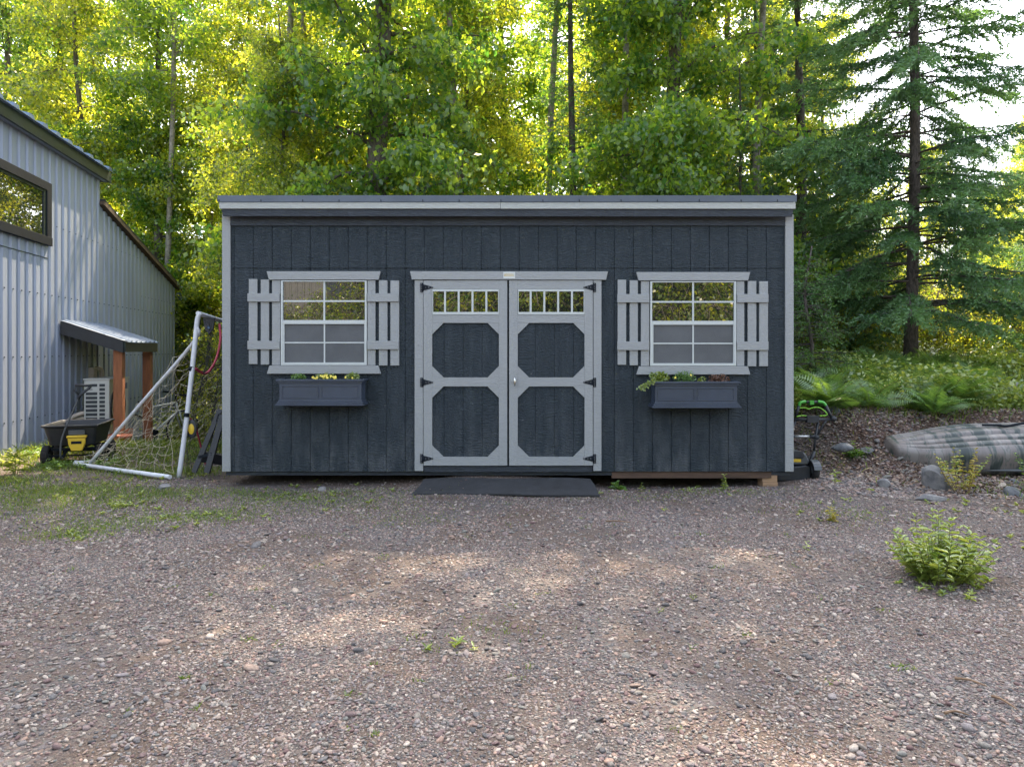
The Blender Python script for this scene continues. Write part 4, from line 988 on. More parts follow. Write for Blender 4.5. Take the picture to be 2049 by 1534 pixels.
c = P(1628, 943, Ym + .02); c.z = .098
for k in range(10):
    a = R(10 + k * 17); a2 = R(10 + (k + 1) * 17)
    p0 = c + Vector((0, -math.cos(a) * .115, math.sin(a) * .115)); p1 = c + Vector((0, -math.cos(a2) * .115, math.sin(a2) * .115)); m_.boxr(p0, p1, .085, .012, up=(c - p0))
m_.build('wheel_guard', M['greyplastic'], mw)
h = MB(); Yh = 7.75
h.tube([pp_(1621, 925, Ym + .1), pp_(1629, 903, Yh)], .020, 8); h.tube([pp_(1629, 903, Yh), pp_(1631, 878, Yh), pp_(1637, 845, Yh)], .014, 8)
h.tube([pp_(1631, 876, Yh), pp_(1650, 846, Yh), pp_(1656, 838, Yh)], .014, 8)
h.tube([pp_(1560, 903, Yh), pp_(1577, 876, Yh), pp_(1592, 842, Yh)], .014, 8)
ho = h.build('handle_tube', M['blackplastic'], mw)
h = MB(); h.tube([pp_(1589, 873, Yh), pp_(1622, 873, Yh)], .016, 8); h.build('cross_tube', M['silver'], ho)
h = MB(); h.tube([pp_(1620, 873, Yh), pp_(1634, 873, Yh)], .02, 8); h.tube([pp_(1583, 873, Yh), pp_(1590, 873, Yh)], .02, 8)
h.tube([pp_(1583, 839, Yh), pp_(1668, 839, Yh)], .018, 8); h.tube([pp_(1664, 836, Yh), pp_(1652, 810, Yh)], .017, 8); h.tube([pp_(1592, 834, Yh), pp_(1599, 811, Yh)], .017, 8); h.tube([pp_(1608, 804, Yh), pp_(1640, 804, Yh)], .014, 8)
h.boxr(pp_(1613, 838, Yh), pp_(1636, 838, Yh), .07, .075); h.lathe(pp_(1667, 837, Yh), (0, -1, 0), [(-.03, .001), (-.03, .03), (.03, .03), (.03, .001)], 12); h.lathe(pp_(1633, 874, Yh), (0, -1, 0), [(-.03, .001), (-.03, .025), (.03, .025), (.03, .001)], 12)
h.build('switch_bar', M['blackplastic'], ho)
for pts in ([(1599, 812), (1601, 806), (1608, 803.6), (1612, 803.5)], [(1636, 803.5), (1645, 804.5), (1650, 808), (1652, 811)]):
    h = MB(); h.tube(smooth_path([pp_(x, y, Yh - .001) for x, y in pts], 4), .018, 8); h.build('grip_sleeve', M['green'], ho)
h = MB(); h.boxr(pp_(1619, 805, Yh - .005), pp_(1627, 805, Yh - .005), .05, .045); h.build('green_button', M['green'], ho)
h = MB(); h.tube(smooth_path([pp_(x, y, Yh - .02) for x, y in ((1600, 816), (1612, 815.5), (1618, 818), (1628, 815), (1640, 815.5), (1650, 822), (1655, 828), (1652, 831), (1640, 831.5))], 4), .005, 6); h.tube(smooth_path([pp_(x, y, Yh - .02) for x, y in ((1594, 833), (1604, 831), (1613, 832))], 4), .005, 6)
h.build('bail_cable', M['lime'], ho)

# ------------------------------------------------------------------ kayak
def kayakmat():
    m, t, b, o = newmat('camouflage_hull'); L = t.links
    n = N(t, 'TexNoise', Scale=1, Detail=4, Roughness=.6, Distortion=.25); L.new(mapping(t, (7.5, 1.3, 2.2)), n.inputs[0])
    r = ramp(t, n.outputs[0], [(.40, (.03, .042, .04)), (.44, (.06, .075, .07)), (.47, (.13, .118, .11)), (.55, (.165, .145, .138)), (.585, (.09, .098, .09)), (.62, (.18, .168, .16))])
    n2 = N(t, 'TexNoise', Scale=1, Detail=4); L.new(mapping(t, (2.2, 9, 9)), n2.inputs[0])
    mx = N(t, 'MixRGB', Fac=.5); mx.blend_type = 'MULTIPLY'; L.new(r.outputs[0], mx.inputs[1]); L.new(ramp(t, n2.outputs[0], [(.3, .7), (.7, 1.25)]).outputs[0], mx.inputs[2])
    L.new(mx.outputs[0], b.inputs['Base Color']); b.inputs['Roughness'].default_value = .42
    return m
ky = thing('kayak', 'camouflage patterned kayak lying upside down on the bank', 'kayak')
LK = 3.1; ns = 46; nc = 120
V = np.zeros((ns, nc, 3))
for i in range(ns):
    s = i / (ns - 1); x = s * LK
    w_ = .41 * (1 - (1 - min(1, s / .36)) ** 2.0 * .56) * (1 - max(0, (s - .62) / .38) ** 2.2 * .85)
    if i == 0: w_ *= .72
    h_ = .34 * (1 - (1 - min(1, s / .38)) ** 1.6 * .40) * (1 - max(0, (s - .8) / .2) ** 2 * .35)
    for j in range(nc):
        a = math.pi * j / (nc - 1); c_ = math.cos(a); s_ = math.sin(a)
        yy = -w_ * (abs(c_) ** .62) * np.sign(c_); zz = h_ * (s_ ** .36)
        u = yy / w_ if w_ else 0
        inn = ss(0, .14, s) * (1 - ss(.85, 1, s))
        zz += inn * (-.050 * math.exp(-((abs(u) - .22) / .035) ** 2) - .045 * math.exp(-((abs(u) - .50) / .03) ** 2) - .030 * math.exp(-((abs(u) - .72) / .025) ** 2) - .05 * abs(u) + .02 * math.exp(-(u / .05) ** 2))
        V[i, j] = (x, yy, zz)
V[0, :, 0] += .06 * 0; V[0, :, 2] = V[0, :, 2] * .8 + .02
idk = np.arange(ns * nc).reshape(ns, nc)
Fk = np.stack([idk[:-1, :-1], idk[1:, :-1], idk[1:, 1:], idk[:-1, 1:]], -1).reshape(-1, 4)
me = npmesh('hull', V.reshape(-1, 3), Fk, True)
hull = link('hull', me, kayakmat(), ky); 
sd_ = hull.modifiers.new('skin', 'SOLIDIFY'); sd_.thickness = .012; sd_.offset = -1
# blunt end cap
capv = [tuple(v) for v in V[0]]; m_ = MB(); m_.add(capv + [(-.045, 0, V[0, :, 2].max() * .45)], [(j + 1, j, nc) for j in range(nc - 1)] + [(0, nc - 1, nc)], True); m_.build('bow_cap', kayakmat(), ky)
m_ = MB()
m_.tube(smooth_path([(0.02, -.26, .02), (.6, -.35, .0), (1.4, -.42, .0), (2.4, -.39, .0), (3.05, -.15, .0)], 6), .018, 8); m_.build('gunwale_rim', M['greyplastic'], ky)
m_ = MB(); m_.tube(smooth_path([(1.25, .05, .36), (1.35, .0, .365), (1.55, .0, .40), (1.7, .0, .365), (1.82, .02, .36)], 5), .016, 8)
m_.tube(smooth_path([(1.5, -.15, .35), (1.42, -.2, .32), (1.40, -.26, .30), (1.36, -.30, .25)], 5), .006, 6); m_.boxr((1.1, .06, .36), (1.3, .03, .365), .02, .02); m_.build('carry_handle', M['black'], ky)
m_ = MB(); m_.tube(smooth_path([(.62, -.37, .05), (.66, -.42, .0), (.74, -.43, .02), (.78, -.385, .06)], 5), .010, 6); m_.build('side_handle', M['black'], ky)
ky.location = (4.50, 8.18, .17); ky.rotation_euler = (R(17), R(-1.5), R(-3))
ky.scale = (1, 1, 1.0)

# ------------------------------------------------------------------ rocks
def rock(name, label, c, r, mat, seed, group=None, flat=.65, rz=0, cut=.9):
    g = np.random.default_rng(seed); import bmesh
    bm = bmesh.new(); bmesh.ops.create_icosphere(bm, subdivisions=3, radius=1)
    dirs = unit(g.normal(size=(9, 3)) * np.array([1, 1, .8])); offs = g.uniform(.5, cut, 9)
    for v in bm.verts:
        p = np.array(v.co); 
        for d_, o_ in zip(dirs, offs):
            k = p @ d_
            if k > o_: p = p - d_ * (k - o_) * .97
        p *= 1 + .04 * math.sin(p[0] * 5 + seed) * math.sin(p[1] * 6) 
        v.co = Vector((p[0] * r[0], p[1] * r[1], p[2] * r[2]))
    me = bpy.data.meshes.new(name); bm.to_mesh(me); bm.free(); me.polygons.foreach_set('use_smooth', [True] * len(me.polygons))
    me.set_sharp_from_angle(angle=R(24))
    o = link(name, me, mat, None); o.location = c; o.rotation_euler = (0, 0, rz)
    return props(o, label, 'rock', group)
c = P(1872, 968, 7.15); rock('boulder', 'large rounded grey boulder in front of the kayak', (c.x, c.y, .085), (.185, .16, .165), M['rock'], 11, None, rz=.3, cut=.97)
c = P(1662, 824, 8.9); rock('rock', 'blocky grey rock atop the bank just right of the mower handle', (c.x, c.y, c.z), (.13, .11, .085), M['slate'], 5)
c = P(1862, 1005, 6.6); rock('rock', 'flat pale slab at the edge of the gravel below the boulder', (c.x, c.y, .015), (.16, .07, .045), M['rock'], 8)
c = P(1768, 966, 7.2); rock('rock', 'small pointed grey rock left of the boulder', (c.x, c.y, .04), (.07, .06, .055), M['rock'], 12)
c = P(1975, 795, 9.8); rock('rock', 'pale rock at the top of the bank above the kayak', (c.x, c.y, c.z), (.16, .12, .10), M['rock'], 14)
c = P(2020, 775, 10.2); rock('rock', 'long pale rock at the far right of the bank top', (c.x, c.y, c.z), (.24, .12, .10), M['rock'], 15)
c = P(1685, 895, 8.0); rock('rock', 'dark slanted slate on the bank between mower and kayak', (c.x, c.y, c.z), (.16, .10, .06), M['slate'], 16, rz=.4)
c = P(1735, 905, 8.1); rock('rock', 'dark slate slab on the bank left of the kayak tip', (c.x, c.y, tzf(c.x, c.y) + .02), (.13, .09, .05), M['slate'], 23, rz=1.1)
c = P(1800, 790, 9.9); rock('rock', 'grey rock at the bank top among the ferns', (c.x, c.y, tzf(c.x, c.y) + .02), (.12, .09, .08), M['rock'], 24)
c = P(645, 962, 7.0); rock('rock', 'pale stone on the gravel left of the mat', (c.x, c.y, .02), (.045, .04, .03), M['rock'], 18)
c = P(330, 973, 7.1); rock('rock', 'grey stone beside the foot of the soccer goal', (c.x, c.y, .02), (.065, .05, .04), M['rock'], 19)
pr = []
spots_ = []
g_ = np.random.default_rng(5)
for i in range(95):
    x = g_.uniform(3.5, 7.4); y = g_.uniform(6.6, 10.2)
    if x > 4.2 and 7.6 < y < 9.0: continue
    r = g_.uniform(.02, .05) if g_.random() < .75 else g_.uniform(.05, .085) * (1.2 if y > 9 else 1)
    spots_.append((x, y, r))
for i, (x, y, r) in enumerate(spots_):
    if i < 6: o = rock('bank_stone', 'small angular stone half sunk in the leaf litter of the bank', (0, 0, 0), (r, r * .8, r * .55), M['slate' if i % 2 else 'rock'], 30 + i, 'stones on the bank'); pr.append(o)
    else:
        o = pr[i % 6].copy(); col.objects.link(o); k = r / .06; o.scale = (k, k, k)
    o.location = (x, y, tzf(x, y) + r * .15); o.rotation_euler = (g_.uniform(-.3, .3), g_.uniform(-.3, .3), g_.uniform(0, 6))

# ------------------------------------------------------------------ loose gravel (geometry nodes on points)
def pebbles():
    n = 560000
    y = 1.5 + (9.6 - 1.5) * rng.random(n) ** .85; hw_ = .80 * y + .7
    x = rng.uniform(-1, 1, n) * hw_
    dens = .5 + .27 * np.sin(x * 1.5 + 1.6 * np.sin(y * 1.1 + 1)) * np.sin(y * 2.0 + 1.4 * np.sin(x * .9)) + .23 * np.sin(x * 3.7 + 2 * np.sin(y * 2.9)) * np.sin(y * 4.3 + 1.5 * np.sin(x * 2.3))
    dens = ss(.25, .7, dens)
    keep = (rng.random(n) < (.20 + .80 * dens)) & (np.abs(x) < 7.5)
    keep &= ~((y > 7.15) & (np.abs(x + .04) < 3.15) & (rng.random(n) > .1)); keep &= ~((y > 7.6) & (x < 3.3))
    keep &= rng.random(n) < np.clip(1.25 - (y - 1.5) * .08, .3, 1)
    keep &= ~((x > 3.6) & (y > 6.4) & (rng.random(n) < .35))
    x, y = x[keep], y[keep]; n = len(x)
    s = np.exp(rng.normal(-5.42, .44, n)); s = np.clip(s * (.8 + .35 * (1 - dens[keep])), .0028, .019)
    big = rng.random(n) < .004; s[big] *= 1.8
    s *= 1 + .04 * (y - 2)
    bk_ = (x > 3.3) & (y > 6.7); s[bk_] *= rng.uniform(1.0, 2.4, bk_.sum())
    z = tz(x, y) + s * .22
    me = bpy.data.meshes.new('gravel'); me.vertices.add(n); me.vertices.foreach_set('co', np.stack([x, y, z], 1).astype(np.float32).ravel())
    sc = np.stack([s * rng.uniform(.9, 1.45, n), s * rng.uniform(.75, 1.1, n), s * rng.uniform(.4, .75, n)], 1).astype(np.float32)
    ro = np.stack([rng.normal(0, .25, n), rng.normal(0, .25, n), rng.uniform(0, 6.28, n)], 1).astype(np.float32)
    a = me.attributes.new('psize', 'FLOAT_VECTOR', 'POINT'); a.data.foreach_set('vector', sc.ravel())
    a = me.attributes.new('prot', 'FLOAT_VECTOR', 'POINT'); a.data.foreach_set('vector', ro.ravel())
    o = bpy.data.objects.new('gravel', me); col.objects.link(o); pm = pebblemat(); me.materials.append(pm)
    props(o, 'loose mixed grey and pink gravel covering the yard', 'gravel', kind='stuff')
    ng = bpy.data.node_groups.new('scatter', 'GeometryNodeTree'); ng.interface.new_socket('Geometry', in_out='INPUT', socket_type='NodeSocketGeometry'); ng.interface.new_socket('Geometry', in_out='OUTPUT', socket_type='NodeSocketGeometry')
    gi = ng.nodes.new('NodeGroupInput'); go = ng.nodes.new('NodeGroupOutput'); ip = ng.nodes.new('GeometryNodeInstanceOnPoints')
    ico = ng.nodes.new('GeometryNodeMeshIcoSphere'); ico.inputs['Radius'].default_value = 1; ico.inputs['Subdivisions'].default_value = 2
    sm = ng.nodes.new('GeometryNodeSetShadeSmooth'); mt = ng.nodes.new('GeometryNodeSetMaterial'); mt.inputs['Material'].default_value = pm
    # a lumpy pebble rather than a ball
    nz = ng.nodes.new('ShaderNodeTexNoise'); nz.inputs['Scale'].default_value = 1.3; sp = ng.nodes.new('GeometryNodeSetPosition'); vm = ng.nodes.new('ShaderNodeVectorMath'); vm.operation = 'SUBTRACT'; vm.inputs[1].default_value = (.5, .5, .5)
    vs_ = ng.nodes.new('ShaderNodeVectorMath'); vs_.operation = 'SCALE'; vs_.inputs['Scale'].default_value = .9
    L = ng.links; L.new(nz.outputs['Color'], vm.inputs[0]); L.new(vm.outputs[0], vs_.inputs[0]); L.new(vs_.outputs[0], sp.inputs['Offset'])
    L.new(ico.outputs['Mesh'], sp.inputs['Geometry']); L.new(sp.outputs[0], sm.inputs[0]); L.new(sm.outputs[0], mt.inputs[0]); L.new(mt.outputs[0], ip.inputs['Instance'])
    L.new(gi.outputs[0], ip.inputs['Points'])
    for nm, sk in (('psize', 'Scale'), ('prot', 'Rotation')):
        na = ng.nodes.new('GeometryNodeInputNamedAttribute'); na.data_type = 'FLOAT_VECTOR'; na.inputs['Name'].default_value = nm
        L.new(na.outputs['Attribute'], ip.inputs[sk])
    L.new(ip.outputs[0], go.inputs[0])
    md = o.modifiers.new('scatter', 'NODES'); md.node_group = ng
    print('pebbles', n)
pebbles()

# ------------------------------------------------------------------ leaf litter, grass, undergrowth (uncountable)
def litter():
    n = 19000
    x = rng.uniform(3.2, 9.5, n); y = rng.uniform(5.2, 11, n)
    k = (y > 7.9 - ss(3.4, 6, x) * 2.0 + rng.normal(size=n) * .45)
    x, y = x[k], y[k]
    x2 = rng.uniform(-6, 6, 1400); y2 = rng.uniform(1.6, 7.2, 1400)
    x3 = rng.uniform(-6.5, -3.3, 1500); y3 = rng.uniform(7.2, 9.5, 1500)
    x = np.concatenate([x, x2, x3]); y = np.concatenate([y, y2, y3]); n = len(x)
    L = rng.uniform(.02, .055, n); L[-2900:] *= .38
    p = np.stack([x, y, tz(x, y) + rng.uniform(.004, .03, n)], 1)
    a = rng.normal(size=(n, 3)) * np.array([1, 1, .35]); nn = rng.normal(size=(n, 3)) * .45 + np.array([0, -.1, 1])
    V, F = leaves6(p, a, nn, L, L * .65, .2)
    props(link('leaf_litter', npmesh('leaf_litter', V, F, False, np.repeat(rng.random(n) ** 1.6, 2)), M['litter'], None), 'dry brown fallen leaves on the bank', 'leaves', kind='stuff')
litter()
def blades(cx, cy, n, spread, h, name=None):
    x = cx + rng.normal(size=n) * spread[0]; y = cy + rng.normal(size=n) * spread[1]
    return x, y
def grass():
    xs_, ys_, hs_ = [], [], []
    def patch(px, py, sx, sy, n, h):
        n = int(n * 1.0)
        for _ in range(1):
            X = (px - CX) / F_PX; Y = F_PX * HC / (py - HY)
            c = X * Y; k = Y / F_PX
            x = c + rng.normal(size=n) * sx * k; yy = Y + rng.normal(size=n) * sy * Y * Y / (F_PX * HC)
            xs_.append(x); ys_.append(yy); hs_.append(np.full(n, h) * rng.uniform(.5, 1.3, n))
    patch(110, 985, 90, 10, 2200, .05); patch(230, 1000, 80, 12, 1500, .045); patch(420, 1030, 60, 9, 1500, .03); patch(590, 1000, 90, 10, 1400, .03)
    patch(700, 1010, 110, 12, 1200, .025); patch(60, 1010, 60, 14, 900, .05); patch(180, 1060, 60, 12, 700, .035); patch(810, 1040, 60, 8, 500, .02)
    patch(500, 985, 60, 6, 900, .035); patch(330, 985, 60, 6, 900, .04); patch(1300, 990, 130, 6, 900, .02); patch(1460, 985, 60, 4, 300, .03)
    patch(400, 945, 40, 6, 700, .06); patch(300, 945, 60, 8, 1200, .07); patch(140, 935, 60, 6, 1200, .07); patch(1700, 1030, 60, 12, 350, .03); patch(640, 985, 200, 5, 1400, .022); patch(240, 1040, 120, 12, 1500, .03)
    patch(130, 1070, 50, 8, 300, .03); patch(1000, 1260, 60, 15, 60, .03); patch(850, 1270, 30, 10, 30, .03); patch(960, 1020, 200, 14, 500, .014); patch(20, 965, 40, 8, 500, .08)
    for bx, by, sx_, sy_, nn_, hh in ((7.3, 10.3, 1.2, .5, 2600, .22), (4.6, 9.2, .8, .35, 700, .12), (6.2, 9.6, 1.0, .3, 1500, .16), (5.6, 7.0, .5, .3, 300, .10), (6.6, 9.2, 1.5, .3, 900, .14), (3.9, 8.6, .3, .5, 200, .10)):
        xs_.append(bx + rng.normal(size=nn_) * sx_); ys_.append(by + rng.normal(size=nn_) * sy_); hs_.append(hh * rng.uniform(.4, 1.3, nn_))
    # clumped tiny tufts everywhere on the yard
    for _ in range(90):
        px, py = rng.uniform(100, 1950), 1000 + 480 * rng.random() ** 2.2
        patch(px, py, rng.uniform(3, 12), rng.uniform(1, 4), int(rng.uniform(5, 22)), .022)
    # lit grass between house and shed, behind the goal, and all over the left
    x = rng.uniform(-7.0, -3.3, 15000); y = rng.uniform(8.6, 17, 15000); xs_.append(x); ys_.append(y); hs_.append(rng.uniform(.05, .2, 15000))
    x = rng.uniform(3.6, 12, 16000); y = rng.uniform(9.3, 16, 16000); xs_.append(x); ys_.append(y); hs_.append(rng.uniform(.06, .28, 16000))
    x = np.concatenate(xs_); y = np.concatenate(ys_); h = np.concatenate(hs_)
    k = ~((y > 7.2) & (np.abs(x) < 3.12) & (y < 10.8)); x, y, h = x[k], y[k], h[k]; n = len(x)
    wall_x = -WC + WT * y; k = x > wall_x + .05; x, y, h = x[k], y[k], h[k]; n = len(x)
    p = np.stack([x, y, tz(x, y) - .003], 1); a = rng.normal(size=(n, 3)) * .38 + np.array([0, 0, 1]); a = unit(a)
    nn = rng.normal(size=(n, 3)); b = unit(np.cross(nn, a)); w_ = (.0022 + h * .018)[:, None]; H = h[:, None]
    dr_ = rng.normal(size=(n, 3)) * np.array([1, 1, 0]) * .35
    m1 = p + a * H * .55; tp = p + (a + dr_ - np.array([0, 0, .12])) * H
    V = np.stack([p - b * w_, p + b * w_, m1 + b * w_ * .8, m1 - b * w_ * .8, tp], 1).reshape(-1, 3); bi = (np.arange(n) * 5)[:, None]
    F1 = bi + np.array([[0, 1, 2, 3]]); F2 = bi + np.array([[3, 2, 4, 4]])
    # tip as a thin quad
    V2 = np.stack([m1 - b * w_ * .8, m1 + b * w_ * .8, tp + b * w_ * .1, tp - b * w_ * .1], 1).reshape(-1, 3)
    V1 = np.stack([p - b * w_, p + b * w_, m1 + b * w_ * .8, m1 - b * w_ * .8], 1).reshape(-1, 3)
    V, F = cat((V1, np.arange(4 * n).reshape(-1, 4)), (V2, np.arange(4 * n).reshape(-1, 4))); tn = rng.random(n)
    props(link('grass', npmesh('grass', V, F, False, np.concatenate([tn, tn])), M['grassm'], None), 'short sparse grass growing through the gravel and along the edges', 'grass', kind='stuff')
grass()
def undergrowth():
    n = 60000
    x = np.concatenate([rng.uniform(3.7, 14, n), rng.uniform(-9, -3.3, n // 2)]); y = np.concatenate([9.05 + 10.95 * rng.random(n) ** 1.5, rng.uniform(14, 22, n // 2)])
    h = rng.random(len(x)) ** 1.1 * (.25 + .35 * (.5 + .5 * np.sin(x * 1.9 + y)) + .3 * ss(12, 16, y))
    p = np.stack([x, y, tz(x, y) + h], 1); m = len(x)
    k = x > -WC + WT * y + .1; p = p[k]; m = len(p)
    V, F = kites(p, rng.normal(size=(m, 3)) * np.array([1, 1, .5]), rng.normal(size=(m, 3)) * .6 + np.array([0, 0, 1]), rng.uniform(.04, .10, m), rng.uniform(.03, .06, m))
    props(link('undergrowth', npmesh('undergrowth', V, F, False, rng.random(m)), M['weed'], None), 'low leafy undergrowth on the forest floor behind the shed', 'undergrowth', kind='stuff')
undergrowth()
# small sprouting plants on the gravel: low forbs as ground cover
def forbs():
    ps = []
    def pt(px, py, n, s):
        Y = F_PX * HC / (py - HY); k = Y / F_PX; c = (px - CX) * k
        for _ in range(n): ps.append((c + rng.normal() * s * k, Y + rng.normal() * s * .25 * Y * Y / (F_PX * HC)))
    for a in ((180, 985, 26, 50), (80, 975, 20, 40), (260, 1015, 10, 30), (370, 1035, 16, 40), (60, 955, 14, 30), (580, 985, 12, 40), (680, 1000, 12, 60), (470, 1035, 12, 40), (160, 1075, 8, 30), (1700, 1010, 8, 40), (1640, 1035, 4, 30), (1940, 1010, 16, 60), (2000, 1090, 8, 30), (380, 955, 8, 20), (150, 925, 14, 40), (1890, 1172, 14, 40), (1960, 1165, 8, 25), (1820, 1165, 6, 25), (1350, 985, 10, 60), (900, 1290, 4, 30), (560, 1000, 10, 50)): pt(*a)
    P_, A_, N_, L_ = [], [], [], []
    for (x, y) in ps:
        m = int(rng.integers(6, 12)); z = tzf(x, y); s = rng.uniform(.02, .052)
        an = rng.uniform(0, 6.28, m)
        for q in an: P_.append((x, y, z + rng.uniform(0, .02))); A_.append((math.cos(q), math.sin(q), rng.uniform(.2, 1.3))); N_.append((rng.normal() * .2, rng.normal() * .2, 1)); L_.append(s * rng.uniform(.7, 1.2))
    V, F = leaves6(np.array(P_), np.array(A_), np.array(N_), np.array(L_), np.array(L_) * .28)
    props(link('ground_cover', npmesh('ground_cover', V, F, False, np.repeat(rng.random(len(P_)), 2)), M['weed'], None), 'small scattered weeds sprouting at the edge of the gravel', 'weeds', kind='stuff')
forbs()

# ------------------------------------------------------------------ individual plants
def stemplant(name, label, x, y, nst, H, spread, L, W, mat, pairs=7, group=None, cat_='plant', lean=.35, stemmat='stemm'):
    t = thing(name, label, cat_, (x, y, tzf(x, y) - .01), 0, group)
    A, B, RR, LP, LA, LN, LL = [], [], [], [], [], [], []
    for i in range(nst):
        an = rng.uniform(0, 6.28); rr = rng.random() ** .6; b0 = np.array([math.cos(an) * spread * .35 * rr, math.sin(an) * spread * .35 * rr, 0])
        h = H * rng.uniform(.38, 1.0) * (1 - .35 * rr); top = b0 + np.array([math.cos(an) * spread * lean * rr * 2, math.sin(an) * spread * lean * rr * 2, h])
        pts = [b0 * (1 - u) + top * u + np.array([math.cos(an), math.sin(an), 0]) * .05 * h * math.sin(u * 3) for u in np.linspace(0, 1, 6)]
        for k in range(5): A.append(pts[k]); B.append(pts[k + 1]); RR.append((.0045 * (1 - k * .16), .0045 * (1 - (k + 1) * .16)))
        for k in range(pairs):
            u = .22 + .78 * k / (pairs - 1); p = b0 * (1 - u) + top * u; q0 = rng.uniform(0, 6.28)
            for sgn in (0, math.pi):
                q = q0 + sgn + rng.normal() * .3; LP.append(p); LA.append((math.cos(q), math.sin(q), rng.uniform(-.1, .6) + .5 * (u > .9))); LN.append((rng.normal() * .2, rng.normal() * .2, 1)); LL.append(L * rng.uniform(.65, 1.15) * (1 - .3 * (u > .9)))
    V, F = np_tubes(A, B, np.array(RR) * (H / .4) ** .5, 5); link('stem', npmesh('stem', V, F, True), M[stemmat], t)
    LL = np.array(LL); V, F = leaves6(np.array(LP), np.array(LA), np.array(LN), LL, LL * W / L); link('leaves', npmesh('leaves', V, F, False, np.repeat(np.clip(rng.normal(.5, .28, len(LL)), 0, 1), 2)), mat, t)
    return t
c = P(1895, 1165, F_PX * HC / 465); stemplant('weed_bush', 'big bushy light green weed growing in the gravel at the right', c.x, c.y + .08, 60, .50, .28, .072, .028, M['weed'], 9, lean=.36)
c = P(1965, 1010, 6.6); stemplant('yellow_shrub', 'yellowing leafy shrub in front of the kayak', c.x, 6.85, 9, .66, .22, .055, .028, M['weed2'], 9, stemmat='twig', lean=.45)
c = P(1880, 960, 7.3); stemplant('wild_shrub', 'sparse light green shrub between boulder and kayak', c.x + .1, 7.2, 9, .55, .30, .045, .026, M['weed'], 11, stemmat='twig', lean=.6)
stemplant('wild_shrub', 'green feathery shrub at the right edge beside the kayak', 5.45, 7.0, 14, .62, .3, .045, .022, M['fern'], 13, stemmat='twig', lean=.5)
c = P(1675, 960, 7.3); stemplant('seedling', 'tall seedling with broad leaves right of the mower', c.x, c.y, 1, .27, .03, .085, .035, M['weed'], 5)
c = P(1445, 985, 7.0); stemplant('seedling', 'thin seedling in the gravel before the right planter', c.x, c.y, 2, .26, .05, .05, .022, M['weed'], 6)
c = P(1285, 980, 7.05); stemplant('seedling', 'short upright sprout just right of the mat', c.x, c.y, 1, .16, .03, .045, .018, M['weed'], 5)
c = P(1640, 1100, 4.95); stemplant('seedling', 'tiny dark sprout in the gravel before the right shutters', c.x - .1, c.y, 1, .10, .02, .035, .015, M['weed'], 4)
c = P(1665, 1045, 5.75); stemplant('seedling', 'yellowish sapling in the gravel left of the big weed bush', c.x, c.y, 3, .24, .05, .05, .024, M['weed2'], 6)
c = P(1240, 965, 7.3); stemplant('hosta', 'low broad leaved plant at the right end of the mat', c.x - .05, 7.2, 3, .08, .07, .14, .06, M['fern'], 3)
c = P(75, 950, 8.2); stemplant('tall_grass_plant', 'upright grassy plant in front of the cart', c.x - .05, 7.9, 5, .40, .05, .20, .016, M['grassm'], 4)
c = P(375, 1000, 6.6); stemplant('seedling', 'small sprout in the gravel by the goal foot', c.x, c.y, 2, .12, .04, .045, .02, M['weed'], 5)
c = P(20, 925, 8.9); stemplant('wild_shrub', 'yellow green weed at the left edge below the metal wall', -6.35, 8.5, 6, .28, .12, .07, .03, M['weed'], 6)
c = P(240, 1015, 6.25); stemplant('seedling', 'bright weed clump in the gravel at left', c.x, c.y, 8, .11, .10, .05, .018, M['weed'], 4)
stemplant('wild_shrub', 'bright green weed at the right edge on the litter', 4.95, 6.35, 9, .22, .1, .07, .03, M['weed'], 6)
for k, (x, y, H_, sp, lab) in enumerate(((4.35, 9.0, .30, .2, 'leafy weed on the bank slope right of the mower handle'), (5.0, 9.15, .35, .25, 'leafy weed on the bank behind the kayak tip'), (5.9, 9.5, .4, .3, 'leafy bush on the bank top above the middle of the kayak'), (7.0, 9.9, .5, .4, 'leafy bush on the bank top at the right edge'), (4.1, 8.1, .22, .12, 'small leafy weed low on the bank beside the dark slate'), (6.5, 10.4, .55, .45, 'taller leafy bush behind the pale bank rock'))):
    stemplant('wild_shrub', lab, x, y, 14, H_, sp, .06, .032, M['weed' if k % 2 else 'fern'], 6, lean=.5)
# nettles at the cart
for k, (x, y, lab) in enumerate(((-6.35, 9.15, 'dark green weeds at the foot of the metal wall'), (-5.55, 8.25, 'dark green weeds under the garden cart'), (-5.1, 8.35, 'weeds beside the right wheel of the cart'))):
    stemplant('weed_clump', lab, x, y, 16, .17, .22, .05, .03, M['fern'], 5)

# sticks and a bark scrap on the gravel
for lab, a_, b_ in (('thin brown stick lying on the gravel at the right edge', (1910, 1362), (1975, 1380)), ('curved brown twig on the gravel at bottom right', (1890, 1432), (1940, 1438)), ('short dark twig on the gravel in front of the mat', (1212, 1046), (1262, 1049)), ('long thin stick on the gravel near the right edge', (1985, 1400), (2035, 1428))):
    pa, pb = [P(x, y, F_PX * HC / (y - HY)) for x, y in (a_, b_)]; pa.z = tzf(pa.x, pa.y) + .012; pb.z = tzf(pb.x, pb.y) + .014; md_ = (pa + pb) / 2 + Vector((0, .012, .006))
    m_ = MB(); off = Vector((pa.x, pa.y, 0)); m_.tube(smooth_path([pa - off, md_ - off, pb - off], 4), [.006, .006, .0055, .005, .005, .0045, .004, .003, .002], 6)
    o = m_.build('twig', M['twig']); o.location = off; props(o, lab, 'twig')
